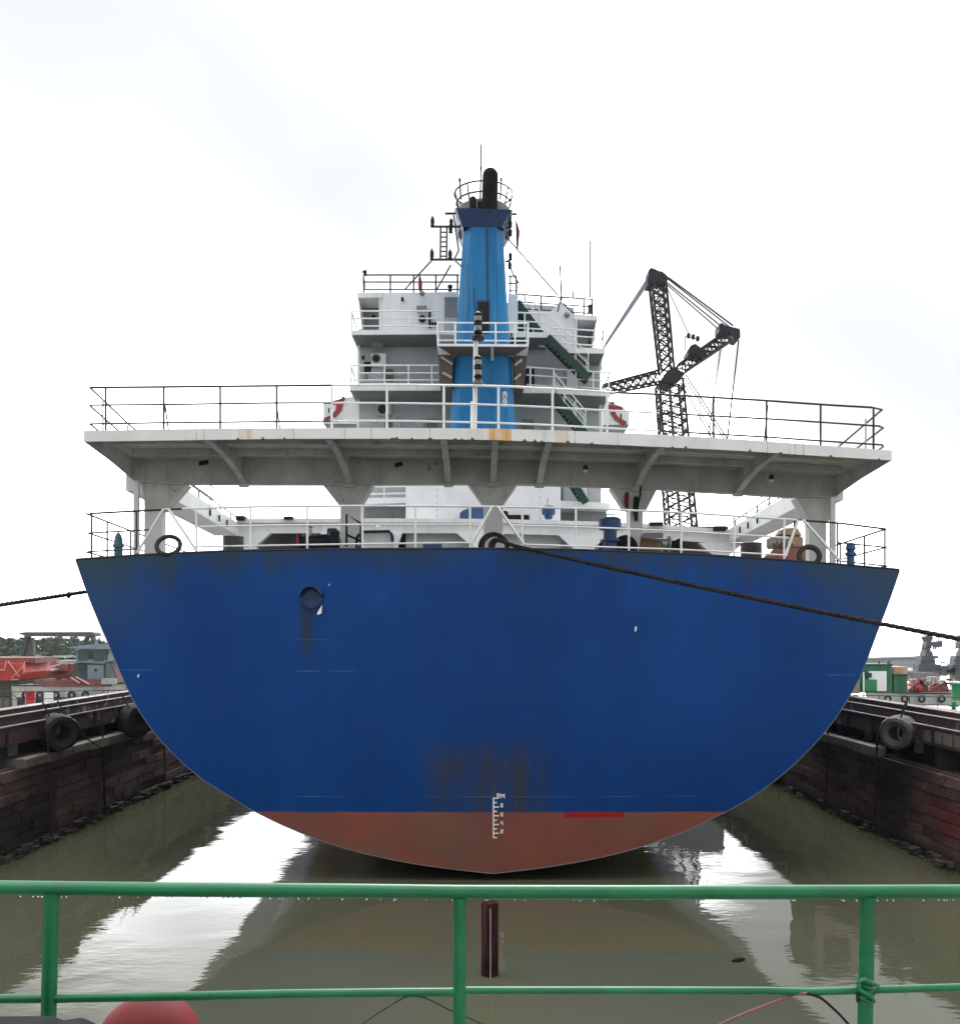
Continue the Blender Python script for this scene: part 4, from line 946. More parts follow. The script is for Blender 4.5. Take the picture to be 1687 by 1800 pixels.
# coil of rope at the middle fairlead and the two mooring lines
m = MB()
for k,(rr,dx,tl) in enumerate(((.31,0,.1),(.29,.04,.25),(.20,.12,.5),(.17,.16,-.2))):
    m.torus(P(867,960,22.15)+Vector((dx,-.03*k,-.02)), (.1*k,-1,tl), rr, .045, 28, 8)
tag(m.build('rope_coil', M['rope'], None, smooth=True), 'black coil of mooring rope at the middle of the stern', 'rope')
def rope(name, a, b, sag, r, lab, start=[]):
    a = Vector(a); b = Vector(b); pts = list(start) + [a.lerp(b,t) - Vector((0,0,sag*4*t*(1-t))) for t in np.linspace(0,1,24)]
    P3 = np.array([tuple(p) for p in pts]); d = np.r_[0, np.cumsum(np.linalg.norm(np.diff(P3, axis=0), axis=1))]; L = d[-1]; n = int(L/.055)
    t = np.linspace(0, L, n); C = np.stack([np.interp(t, d, P3[:,k]) for k in range(3)], 1); m = MB()
    for q in range(3):
        s3 = []
        for i in range(n):
            T = Vector(C[min(i+1,n-1)]-C[max(i-1,0)]).normalized(); A = T.cross(Vector((0,0,1))).normalized(); B = A.cross(T); w_ = t[i]/.42*2*math.pi + q*2.094
            s3.append(Vector(C[i]) + (A*math.cos(w_)+B*math.sin(w_))*r*.50)
        m.tube(s3, r*.56, 6)
    o = m.build(name, M['rope'], None, smooth=True); return tag(o, lab, 'rope')
rend = P(2190,1215,15.6)
rope('mooring_rope', P(905,960,21.5), rend, .10, .047, 'thick dark mooring rope running across the blue stern to the right', [P(868,948,21.85), P(880,951,21.75)])
lend = P(-960,1196,12.2)
rope('mooring_rope', P(190,1034,24.5), lend, .04, .05, 'taut dark mooring rope leaving the ship to the left')
m = MB()
for q in (0.33,): m.torus(P(121,1046,23.2), (1,0,-.1), .06, .03, 12, 6)
tag(m.build('rope_knot', M['rope'], None), 'small knot tied round the left mooring rope', 'knot')
rp = P(975,955,21.62)

# ------------------------------------------------------------------ dock walls
def dock_wall(s, XW, lab):
    root = thing('dock_wall', (XW + s*1.0, 30, 0), lab, 'wall')
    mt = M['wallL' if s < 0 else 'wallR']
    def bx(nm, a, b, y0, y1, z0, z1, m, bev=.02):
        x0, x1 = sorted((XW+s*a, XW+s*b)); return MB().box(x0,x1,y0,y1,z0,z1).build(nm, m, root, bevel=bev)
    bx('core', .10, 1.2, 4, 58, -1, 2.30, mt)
    bx('recess_wall', .62, 1.2, 4, 58, 2.30, 3.0, M['wood'])
    fas = bx('fascia_beam', .06, .5, 4, 58, 2.88, 3.36, M['beam'])
    bx('upper_beam', .30, .8, 4, 58, 3.36, 3.60, M['beam']); bx('top_beam', .62, 1.2, 4, 58, 3.60, 3.72, M['beam'])
    bx('worn_edge', .04, .12, 4, 58, 3.362, 3.395, M['beamtop'], 0); bx('worn_edge', .28, .36, 4, 58, 3.602, 3.63, M['beamtop'], 0); bx('worn_edge', .60, .68, 4, 58, 3.722, 3.75, M['beamtop'], 0)
    rg = random.Random(3+s)
    # stone blocks of the face
    me = None; base = MB().box(-.5,.5,-.5,.5,-.5,.5)
    me = bpy.data.meshes.new('stone_block'); me.from_pydata([tuple(v) for v in base.v], [], base.f); me.materials.append(mt); me.update()
    z = -.05
    for r_ in range(8):
        h = (.27,.30,.28,.32,.26,.30,.28,.29)[r_]; y = 22.0 + rg.random()*.8
        while y < 44:
            L = rg.uniform(.75,1.55)
            o = bpy.data.objects.new('stone_block', me)
            dep = rg.uniform(.16,.24)
            link(o, root, (XW+s*(.16-dep/2+.02), y+L/2, z+h/2)); o.scale = (dep, L-.035, h-.03)
            o.rotation_euler = (rg.uniform(-.008,.008), rg.uniform(-.03,.03), rg.uniform(-.012,.012))
            md = o.modifiers.new('bevel','BEVEL') if False else None
            y += L
        z += h
    # pale ledge stones
    y, y1 = (25.0, 33.6) if s < 0 else (27.6, 33.2)
    while y < y1:
        L = rg.uniform(.9,1.7)
        o = MB().box(min(XW-s*.16,XW+s*.6),max(XW-s*.16,XW+s*.6),y,y+L-.04,2.24+rg.uniform(-.03,.02),2.50+rg.uniform(-.03,.03)).build('ledge_stone', M['ledge'], root, bevel=.03); y += L
    # knee brackets in the recess
    for y in np.arange(21, 48, 3.3):
        x0, x1 = sorted((XW+s*.16, XW+s*.62)); MB().box(x0,x1,y,y+.3,2.3,2.9).build('bracket', M['wood'], root, bevel=.02)
    # weed and rubble along the waterline
    m = MB()
    for i in range(210 if s < 0 else 110):
        y = rg.uniform(22,46); r0 = rg.uniform(.05,.16); c0 = Vector((XW-s*rg.uniform(-.02,.22), y, rg.uniform(-.03,.22)))
        vs = [c0+Vector((math.cos(t)*r0*rg.uniform(.6,1.2), math.sin(t)*r0*rg.uniform(.7,1.5), (-.5 if k==0 else .5)*r0)) for k in (0,1) for t in (0,1.05,2.1,3.14,4.2,5.2)]
        m.add(vs, [(0,1,2,3,4,5),(6,7,8,9,10,11)]+[(k,6+k,6+(k+1)%6,(k+1)%6) for k in range(6)])
    tag(m.build('waterline_rubble', M['rubble'], root), kind='stuff')
    return root
def wall_bits(root, XW, s):
    rgw = random.Random(21+s)
    if s > 0:
        for y, L in ((22.7,.7),(23.5,.45),(24.05,.5),(24.65,.35)): MB().box(XW+.045, XW+.07, y, y+L, 2.98, 3.27).build('pale_panel', M['ledge'], root)
    for y in ((25.6, 29.5, 34.0) if s < 0 else (26.2, 29.6, 33.5)):
        x0, x1 = sorted((XW+s*.50, XW+s*.60)); MB().box(x0, x1, y, y+.35, 2.5, 2.85).build('grey_plate', M['greylight'], root)
    for y in np.arange(22.5, 40, 1.9):                     # rusty drain runs and bolts on the beam face
        MB().box(min(XW+s*.03,XW+s*.07), max(XW+s*.03,XW+s*.07), y, y+.10, 2.92, 3.32).build('cleat', M['rustdark'], root)
    for y in ((26.4, 30.2, 36.0) if s < 0 else (27.5, 31.4)):
        rod('hanging_chain', (XW-s*.12, y, 2.9), (XW-s*.16, y+.1, .1), .03, M['rustdark'], root)
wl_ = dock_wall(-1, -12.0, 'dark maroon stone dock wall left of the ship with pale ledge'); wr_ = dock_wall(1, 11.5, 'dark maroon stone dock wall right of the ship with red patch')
wall_bits(wl_, -12.0, -1); wall_bits(wr_, 11.5, 1)
def fender(c, axis, R0, wid, mat, label):
    root = thing('tyre_fender', c - Vector((0,0,R0)), label, 'tyre', 'big tyre fenders hung on the dock walls')
    ax = Vector(axis).normalized(); ri = R0*.42
    prof = [(ri,-wid*.42),(R0*.72,-wid/2),(R0*.92,-wid*.46),(R0,-wid*.30),(R0*1.0,0),(R0,wid*.30),(R0*.92,wid*.46),(R0*.72,wid/2),(ri,wid*.42),(ri*1.05,0),(ri,-wid*.42)]
    m = MB(); n = 56; a = ax.cross(Vector((0,0,1))).normalized(); b = ax.cross(a)
    rows_ = [[c + ax*h + (a*math.cos(2*math.pi*k/n)+b*math.sin(2*math.pi*k/n))*r*((.965 if k % 4 == 0 else 1.0) if r > R0*.9 else 1.0)*(1+.02*math.sin(2*math.pi*k/n*3+R0*9)) for k in range(n+1)] for r,h in prof]
    m.grid(rows_); m.build('tyre', mat, root, smooth=True)
    for d in (-.25,.25): rod('hanging_chain', c+Vector((d*.4,d,R0*.8)), c+Vector((d*.4+ax.x*-.3,d,R0+.35)), .025, M['wire'], root)
    return root
fender(P(95,1287,27.0)+Vector((.1,0,0)), (1.0,-1,-.05), .52, .85, M['rubber'], 'large black tyre fender at the far left of the left wall')
fender(P(232,1268,32.4)+Vector((.1,0,0)), (1.5,-1,-.05), .56, .6, M['rubber'], 'black tyre fender on the left wall beside the hull')
fender(P(1584,1287,26.0)+Vector((-.05,0,0)), (-.85,-1,-.05), .46, .8, M['rubbergrey'], 'faded grey tyre fender on the right dock wall')
# mooring posts (just out of frame) that take the two lines
for e, s, lab in ((lend,-1,'short black mooring post on the left wall'),(rend,1,'short black mooring post on the right wall')):
    mp = MB().lathe([(.22,0),(.16,.1),(.14,.6),(.14,e.z-3.95),(.22,e.z-3.85),(.22,e.z-3.6),(.05,e.z-3.55)], (e.x, e.y, 3.72), 16).build('mooring_post', M['darksteel'], None, smooth=True); tag(mp, lab, 'bollard')
gp = MB().tube([P(243,1366,33.5), P(242,1412,33.3)], .05, 8).build('green_pole', M['green'], None); tag(gp, 'thin bright green pole standing against the left wall at the water', 'pole')
mr = rod('wall_line', P(122,1278,27.2), P(182,1318,29.6), .022, M['rope']); tag(mr, 'thin dark line slanting down from the big left tyre', 'rope')

cab = thing('control_cabin', (12.3, 35, 3.72), 'beige control cabin on the right dock wall behind the hull', 'cabin')
MB().box(11.7,13.3,33.6,36.2,3.72,6.2).build('wall', M['beige'], cab, bevel=.03); MB().box(11.55,13.45,33.45,36.35,6.2,6.35).build('roof', M['brown'], cab)
MB().box(12.0,12.9,33.57,33.6,4.9,5.7).build('window', M['glass'], cab)

# ------------------------------------------------------------------ floating crane behind
YK = 78.0
crane = thing('floating_crane', (Xp(1200,YK), YK, 0), 'black lattice floating crane standing behind the ship on the right', 'crane')
def K(x,y,d=0): return P(x,y,YK)+Vector((0,d,0))
def lattice(nm, A1, A2, B1, B2, dep, nb, rc, rb, mat, par):
    """A1,A2 / B1,B2: the two visible chords (pixels) from foot to head"""
    ch = [(K(*A1),K(*A2)),(K(*B1),K(*B2)),(K(*A1,dep),K(*A2,dep)),(K(*B1,dep),K(*B2,dep))]
    root = MB().bar(*ch[0], rc*2, rc*2).build(nm, mat, par)
    for c in ch[1:]: MB().bar(*c, rc*2, rc*2).build('chord', mat, root)
    m = MB()
    for (i,j) in ((0,1),(1,3),(3,2),(2,0)):
        for k in range(nb):
            t0, t1 = k/nb, (k+1)/nb
            a0, a1 = ch[i][0].lerp(ch[i][1],t0), ch[i][0].lerp(ch[i][1],t1); b0, b1 = ch[j][0].lerp(ch[j][1],t0), ch[j][0].lerp(ch[j][1],t1)
            m.bar(a0,b1,rb*2,rb*2); m.bar(a0,b0,rb*1.6,rb*1.6)
            if i in (0,3): m.bar(a1,b0,rb*2,rb*2)
    tag(m.build('bracing', mat, root), kind='stuff'); return root
lattice('boom', (1163,652), (1146,496), (1185,650), (1170,492), 1.3, 9, .085, .05, M['darksteel'], crane)
lattice('jib', (1192,640), (1272,585), (1204,652), (1286,596), 1.0, 7, .075, .045, M['darksteel'], crane)
lattice('counter_boom', (1060,676), (1158,650), (1070,688), (1160,670), 1.0, 7, .07, .045, M['darksteel'], crane)
lattice('tower', (1182,1000), (1159,672), (1232,1000), (1200,664), 1.8, 18, .09, .05, M['darksteel'], crane)
MB().bar(K(1206,1000,.9), K(1180,672,.9), .22, .22).build('centre_mast', M['greymid'], crane)
slab('boom_head', [(1140,474),(1144,470),(1150,472),(1158,476),(1164,477),(1175,487),(1171,499),(1164,494),(1155,494),(1150,498),(1139,498)], YK-.2, 1.7, M['darksteel'], crane)
slab('jib_head', [(1264,570),(1268,567),(1276,572),(1300,578),(1301,592),(1297,598),(1290,596),(1286,586),(1280,584),(1276,590),(1264,582)], YK-.2, 1.4, M['darksteel'], crane)
slab('winch_house', [(1208,618),(1214,607),(1222,604),(1230,610),(1243,615),(1243,623),(1233,630),(1222,622),(1210,624)], YK-.3, 1.6, M['darksteel'], crane)
slab('slewing_hub', [(1159,670),(1172,652),(1187,645),(1204,657),(1188,672),(1180,674)], YK-.4, 2.2, M['darksteel'], crane)
lr = MB().tube([K(1204,616),K(1204,591),K(1230,596)], .04, 5).build('lamp_frame', M['darksteel'], crane)
for x,y in ((1210,590),(1218,592),(1226,595)): MB().lathe([(.1,-.2),(.14,-.15),(.14,.15),(.08,.2)], K(x,y), 10).build('work_lamp', M['black'], lr)
for a,b,r_ in (((1175,488),(1288,572),.05),((1174,490),(1284,576),.04),((1173,497),(1266,572),.04),((1172,500),(1262,578),.035),((1298,598),(1278,775),.05),((1270,594),(1255,700),.03),((1268,594),(1250,720),.03),
               ((1172,505),(1212,590),.025),((1205,658),(1290,790),.045),((1203,664),(1286,792),.04),((1196,672),(1262,790),.04),((1198,668),(1266,786),.035),((1255,700),(1240,800),.035),((1228,632),(1232,860),.02),((1240,630),(1252,860),.02),((1232,640),(1262,720),.02)):
    rod('hoist_wire', K(*a), K(*b), r_*1.35, M['wire' if r_ > .03 else 'cranewire'], crane, 5)
for k in range(9):
    rod('luffing_wire', K(1139,486+k*1.6), K(1064-k*.4,602+k*1.5), .04, M['cranewire'], crane, 5)
for k in range(4):
    rod('lift_wire', K(1180+k*20,800), K(1183+k*20,930), .02, M['cranewire'], crane, 5)
slab('pontoon_hull', [(1085,1238),(1420,1238),(1420,1262),(1085,1262)], YK-3, 9, M['darksteel'], crane, bevel=.1)
MB().prism([K(1150,1000,-2),K(1260,1000,-2),K(1270,1240,-2),K(1140,1240,-2)],(0,5,0)).build('crane_house', M['greymid'], crane)

# ------------------------------------------------------------------ harbour to the left
PL = thing('pontoon', (Xp(90,58),59,0), 'pale mooring pontoon with dark railing beyond the left dock wall', 'pontoon')
def railrun(par, x0,x1,Y,ys,posts,r=.03,mat='raildark',sl=0):
    t = [[P(x0,y,Y),P(x1,y+sl,Y)] for y in ys]
    railing(par, t[0], t[1:], [(P(x,ys[-1]+14+sl*(x-x0)/(x1-x0),Y),P(x,ys[0]+sl*(x-x0)/(x1-x0),Y)) for x in posts], r, M[mat])
MB().box(-42,-20.4,56,60.5,-.3,1.15).build('deck', M['tughull'], PL, bevel=.05)
railrun(PL, -60, 233, 57, (1218,1231), (-50,18,74,95,150,190,217), sl=-5)
for a,b in (((18,1217),(45,1240)),((158,1232),(185,1214))): rod('rail_brace', P(*a,57), P(*b,57), .03, M['raildark'], PL)
for x in (5.5,17): rod('stanchion', P(x,1195,57), P(x,1248,57), .04, M['raildark'], PL)
o = MB().lathe([(.28,0),(.29,.02),(.28,.3),(.29,.32),(.28,.34),(.28,.86),(.29,.88),(.25,.88)], P(53,1242,57.6), 18).build('red_drum', M['redpaint'], None, smooth=True); tag(o, 'red drum standing on the pontoon behind the left railing', 'drum')
o = thing('notice_board', P(84,1240,57.8), 'small white framed board on the left pontoon right of the red drum', 'sign'); rect('panel', 76, 1218, 94, 1240, 57.8, .06, M['whiteclean'], o); rect('frame', 72, 1216, 76, 1242, 57.75, .08, M['raildark'], o)

def boat(name, px0, px1, ywl, ydk, Y, mat, lab, bow=1, wid=3.0, deckmat='brown', sheer=4):
    """workboat hull whose side the photo shows between px0 and px1; bow=+1 right, -1 left"""
    X0, X1 = Xp(px0,Y), Xp(px1,Y); zd = Zp(ydk,Y); n = 14
    root = thing(name, ((X0+X1)/2, Y+wid/2, 0), lab, 'boat')
    tops=[[],[]]; bots=[[],[]]
    for i in range(n+1):
        t = i/n; u = t if bow > 0 else 1-t; X = X0+(X1-X0)*t
        k = max(0.02, 1-max(0,(u-.68)/.32)**2); rise = (sheer/F*Y)*max(0,(u-.5)/.5)**2
        for s in (0,1):
            yy = Y+wid/2+(-1 if s==0 else 1)*wid/2*k
            tops[s].append(Vector((X,yy,zd+rise))); yb = Y+wid/2+(-1 if s==0 else 1)*wid/2*k*.8
            bots[s].append(Vector((X-(.5*max(0,(u-.8)/.2) if bow>0 else -.5*max(0,(u-.8)/.2)),yb,-.4)))
    m = MB(); m.grid([bots[0],tops[0]]); m.grid([tops[1],bots[1]]); e = 0 if bow>0 else n
    m.add([tops[0][e],tops[1][e],bots[1][e],bots[0][e]],[(0,1,2,3)]); m.build('hull', mat, root, smooth=True)
    m = MB(); m.grid([[p-Vector((0,0,.12)) for p in tops[0]],[p-Vector((0,0,.12)) for p in tops[1]]]); m.build('deck', M[deckmat], root)
    for s in (0,1): MB().tube([p for p in tops[s]], .06, 6).build('rubbing_strake', M['raildark'], root)
    return root
tug = boat('tugboat', 20, 207, 1240, 1205, 72, M['tughull'], 'small tugboat with pale blue wheelhouse left of the hull', 1, 3.6, 'maroon', 3)
rect('bulwark', 75, 1196, 196, 1207, 71.9, .12, M['dullred'], tug)
rect('deckhouse', 130, 1166, 186, 1206, 73, 2, M['haul'], tug); rect('side_panel', 154, 1169, 182, 1198, 72.9, .08, M['tugblue'], tug)
slab('wheelhouse', [(134,1142),(192,1140),(190,1162),(183,1167),(134,1165)], 72.8, 2.4, M['tugblue'], tug)
for a,b,c_,d in ((137,152,1144,1161),(154,163,1144,1159),(165,182,1144,1162),(184,190,1142,1160)): rect('window', a, c_, b, d, 72.74, .06, M['glass'] if a in (154,) else M['tugglass'], tug)
slab('wheelhouse_roof', [(115,1139),(140,1135),(165,1132.5),(196,1132),(196,1141),(135,1140.5)], 72.2, 3.4, M['tugblue'], tug)
rect('cabin_top', 100, 1161, 135, 1166, 73, 1.5, M['greylight'], tug)
rod('mast', P(175,1133,73.5), P(175,1122,73.5), .04, M['wire'], tug)
for a,b in (((124,1191),(140,1201)),((133,1190),(157,1203))): rod('deck_pipe', P(*a,71.8), P(*b,71.8), .06, M['pinkline'], tug)
rect('bow_rail_box', 178, 1193, 203, 1203, 71.7, .3, M['greylight'], tug)

slab('boot_stripe', [(30,1226),(196,1226),(190,1244),(30,1244)], 71.93, .05, M['greendk'], tug)
for x in (45,70,98,126,150): MB().torus(P(x,1222,71.85),(0,1,0),.22,.09,16,8).build('side_tyre', M['rubber'], tug)
for x in (60,84,108,160,176,192): rod('bulwark_post', P(x,1207,72), P(x,1196,72), .03, M['raildark'], tug)
rod('deck_rail', P(60,1197,72), P(192,1195,72), .03, M['raildark'], tug)
for x,y in ((141,1176),(148,1176),(168,1178)): MB().lathe([(.12,0),(.02,.01)],P(x,y,72.85),14,(0,-1,0)).build('porthole', M['glass'], tug)
for a,b in (((175,1122),(120,1160)),((175,1124),(205,1192)),((165,1132),(165,1124))): rod('rigging', P(*a,73.4), P(*b,73.4), .025, M['wire'], tug)
brg = thing('red_barge', (Xp(20,95),95,0), 'bright red barge with pale cross braces at the far left', 'barge')
slab('hull', [(-140,1166),(36,1166),(42,1182),(32,1196),(-140,1200)], 94, 6, M['brightred'], brg); slab('coaming', [(-140,1156),(62,1156),(62,1166),(-140,1166)], 95, 5, M['dullred'], brg)
slab('lower_hull', [(-140,1198),(60,1196),(60,1224),(-140,1224)], 94.5, 5, M['greywall'], brg)
for a,b in (((14,1162),(34,1190)),((43,1169),(20,1192)),((11,1162),(8,1178)),((-30,1178),(8,1178)),((20,1195),(31,1195)),((43,1163),(42,1184))): rod('cross_brace', P(*a,93.8), P(*b,93.8), .05, M['pinkline'], brg)
b2 = thing('dredger', (Xp(95,110),112,0), 'dull red dredger with mast behind the tugboat', 'boat')
slab('hull', [(36,1166),(200,1168),(200,1212),(36,1212)], 108, 6, M['dullred'], b2)
slab('house', [(45,1157),(62,1157),(62,1180),(36,1190)], 107.5, 3, M['dullred'], b2); slab('house', [(88,1163),(112,1164),(118,1180),(88,1180)], 107.4, 3, M['dullred'], b2)
slab('skiff', [(58,1175),(80,1176),(98,1176),(92,1180),(66,1179)], 106, 1.2, M['whiteclean'], b2)
for a,b in (((69,1152),(69,1176)),((72,1148),(73,1176)),((75,1151),(84,1176)),((83,1160),(94,1174)),((76,1148),(84,1149))): rod('derrick', P(*a,106.5), P(*b,106.5), .05, M['greymid'], b2)
for y in (1188,1192): rod('rub_rail', P(38,y,107.7), P(72,y,107.7), .12, M['pinkline'], b2)

rgb = random.Random(6)
for k in range(16):
    x = 40+rgb.uniform(0,150); y = rgb.uniform(1158,1166); h_ = rgb.uniform(2,9)
    rod('stanchion', P(x,1170,107.8), P(x+rgb.uniform(-3,3),y-h_*.6,107.8), .045, M[rgb.choice(['pinkline','greymid','dullred','wire'])], b2)
for k in range(12):
    x = 40+rgb.uniform(0,140); y = rgb.uniform(1176,1205); w_ = rgb.uniform(3,9); h_ = rgb.uniform(2,6)
    rect('deck_clutter', x, y, x+w_, y+h_, 107.2-rgb.uniform(0,.5), .6, M[rgb.choice(['greylight','maroon','greymid','tan','dullred','beige'])], b2)
rod('boom', P(44,1186,106.9), P(118,1164,106.9), .07, M['pinkline'], b2); rod('boom', P(110,1190,106.8), P(160,1160,106.8), .06, M['dullred'], b2)
gan = thing('gantry_crane', (Xp(100,150),150,0), 'grey gantry crane beam spanning above the far boats at left', 'crane')
slab('beam', [(33,1112),(46,1111),(160,1111),(166,1113),(166,1118),(150,1119),(46,1119),(33,1114)], 150, 2.5, M['haul'], gan)
for pts in ([(46,1119),(49,1119),(38,1160),(35,1160)], [(150,1119),(154,1119),(147,1135),(143,1135)], [(158,1118),(162,1118),(168,1136),(163,1136)]): slab('leg', pts, 150.3, 1.2, M['haul'], gan)
slab('leg', [(35,1158),(38,1158),(38,1190),(34,1190)], 150.3, 1.2, M['haul'], gan)
slab('leg', [(145,1133),(165,1133),(165,1190),(146,1190)], 151, 1.2, M['haul'], gan)
slab('cable_chute', [(50,1121),(56,1121),(59,1155),(41,1156)], 150.6, 1, M['greywall'], gan)

# ------------------------------------------------------------------ harbour to the right
PR = thing('pontoon', (Xp(1600,58),59,0), 'white mooring pontoon with dark posts beyond the right dock wall', 'pontoon')
MB().box(22.5,42,56,60.5,-.3,1.45).build('deck', M['tughull'], PR, bevel=.05)
railrun(PR, 1500, 1780, 56.5, (1222,1236), (1545,1598,1648,1700), sl=6)
bt = boat('work_barge', 1540, 1760, 1250, 1219, 68, M['tughull'], 'white hulled work barge carrying red gear on the right', -1, 4, 'maroon', 3)
for pts in ([(1597,1212),(1612,1199),(1620,1197),(1634,1211),(1634,1217),(1597,1217)], [(1634,1211),(1648,1206),(1662,1197),(1668,1212),(1668,1217),(1634,1217)], [(1608,1195),(1617,1194),(1632,1206),(1626,1207)]): slab('deck_gear', pts, 68.6, 1.2, M['dullred'], bt)
MB().lathe([(.01,-.32),(.25,-.2),(.32,0),(.25,.2),(.01,.32)],P(1614,1211,68.4),14).build('float',M['redpaint'],bt,smooth=True)
slab('gear_frame', [(1634,1190),(1650,1190),(1650,1202),(1634,1202)], 69, .6, M['greylight'], bt); slab('long_cover', [(1595,1181),(1650,1184),(1652,1196),(1595,1196)], 71, 1.5, M['greymid'], bt)
for x0,x1,y0,y1,mt,lab in ((1504,1568,1169,1218,'cgreen2','long sea green container house on the right next to the hull'),(1571,1595,1187,1217,'cgreen2','plain green container standing right of the white door panel')):
    ct = thing('container', P((x0+x1)/2,y1,64), lab, 'container', 'green containers on the right')
    rect('body', x0,y0,x1,y1,64,2.6,M[mt],ct,bevel=.04); rect('roof', x0-1,y0-1.5,x1+1,y0,63.9,2.8,M['greendk'],ct)
    k = x0+4
    while k < x1-2: rect('rib', k, y0+2, k+1.2, y1-1, 63.95, .06, M[mt], ct); k += 4
    if x0 < 1510:
        rect('door', 1527,1180,1558,1215,63.86,.08,M['whiteclean'],ct); rect('shutter', 1518,1195,1541,1215,63.5,.3,M['cgreen'],ct); rect('opening',1520,1183,1532,1191,63.8,.05,M['greendk'],ct)
        rod('post', P(1517.5,1182,63.4), P(1518,1226,63.4), .05, M['railwhite'], ct)
        for x in (1544,1560,1563): rod('aerial', P(x,1169,64.5), P(x+1,1162,64.5), .04, M['black'], ct)
o = rect('tan_crate', 1570,1172,1595,1186,64.6,1.6,M['tan'],None,bevel=.03); tag(o,'tan crate stacked on the plain green container','crate')
o = thing('green_tank', P(1682,1232,62), 'bright green tank with pale rim at the right edge', 'tank'); MB().lathe([(.55,0),(.58,.04),(.55,.1),(.55,.95),(.6,1.0),(.6,1.1),(.5,1.12)],P(1688,1231,62),20).build('body',M['cgreen'],o,smooth=True); MB().lathe([(.62,1.1),(.62,1.18),(.4,1.2)],P(1688,1231,62),20).build('rim',M['greylight'],o)
o = MB().lathe([(.2,0),(.14,.08),(.12,.3),(.3,.34),(.3,.42),(.12,.46),(.14,.6),(.1,.66)],P(1676,1252,57.2),14).build('green_bollard',M['cgreen'],None,smooth=True); tag(o,'green double bollard on the right pontoon','bollard')
rgb = random.Random(16)
for k in range(14):
    x = 1598+rgb.uniform(0,85); y = rgb.uniform(1192,1210); w_ = rgb.uniform(2,7); h_ = rgb.uniform(2,5)
    rect('deck_clutter', x, y, x+w_, y+h_, 68.3-rgb.uniform(0,.4), .5, M[rgb.choice(['greylight','maroon','dullred','redpaint','beige','greymid'])], bt)
for k in range(9):
    x = 1600+rgb.uniform(0,80); rod('stanchion', P(x,1214,68.2), P(x+rgb.uniform(-6,6),rgb.uniform(1186,1204),68.2), .035, M[rgb.choice(['redpaint','dullred','pinkline','greymid'])], bt)
for x in (1560,1590,1620,1655): MB().torus(P(x,1229,67.8),(0,1,0),.2,.08,16,8).build('side_tyre', M['rubber'], bt)
def warship(x0, x1, ytop, Y, lab, seed):
    rg = random.Random(seed); o = thing('grey_ship', (Xp((x0+x1)/2,Y),Y,0), lab, 'ship', 'grey ships in the mist'); wd = x1-x0
    slab('hull', [(x0-12,1180),(x1+30,1180),(x1+24,1172),(x1+24,1206),(x0-4,1206)], Y, 8, M['haul'], o)
    for k_, (a_, b_, t_, u_) in enumerate(((0,.98,1168,1182),(.10,.74,1158,1168),(.12,.88,1153,1158),(.30,.64,1145,1153),(.36,.55,1139,1145))):
        slab('deck_tier', [(x0+wd*a_,u_),(x0+wd*a_+1.5,t_),(x0+wd*b_-1,t_),(x0+wd*b_,u_)], Y+1+k_*.25, 2.2, M['haul'], o)
    for k_ in range(7): rect('window', x0+5+k_*4.5, 1160.5, x0+7.5+k_*4.5, 1163, Y+1.2, .1, M['glass'], o)
    slab('radar', [(x0+20,1134),(x0+31,1133),(x0+31,1135),(x0+20,1136)], Y+1.6, .4, M['haul'], o); slab('turret', [(x1-2,1172),(x1+6,1170),(x1+12,1173),(x1+12,1180),(x1-2,1180)], Y+.5, 2, M['haul'], o)
    slab('mast', [(x0+13,1140),(x0+16,1128),(x0+12,1120),(x0+19,1115),(x0+25,1117),(x0+27,1122),(x0+23,1130),(x0+25,1140)], Y+2, 1.5, M['haul'], o)
    slab('gun_arm', [(x0+22,1129),(x0+36,1128),(x0+43,1126),(x0+44,1137),(x0+36,1138),(x0+22,1133)], Y+2.2, 1.2, M['haul'], o)
    slab('windows', [(x1-2,1163),(x1+7,1163),(x1+7,1166),(x1-2,1166)], Y+.9, .1, M['greylight'], o)
    for k in range(8):
        x = x0+rg.uniform(6,wd); rod('aerial', P(x,1142,Y+3), P(x,1142-rg.uniform(8,26),Y+3), .09, M['haul'], o)
warship(1613, 1655, 1115, 170, 'grey ship with gun like mast in the mist at right', 2)
warship(1672, 1730, 1112, 178, 'grey ship cut by the right edge of the frame', 5)
sh = thing('shed', (Xp(1560,230),232,0), 'long pale shed fading into the mist behind the green containers', 'building')
slab('wall', [(1440,1160),(1622,1156),(1622,1190),(1440,1190)], 230, 12, M['shed'], sh); slab('roof', [(1438,1159),(1624,1153.5),(1624,1156),(1438,1161)], 229, 14, M['greylight'], sh)

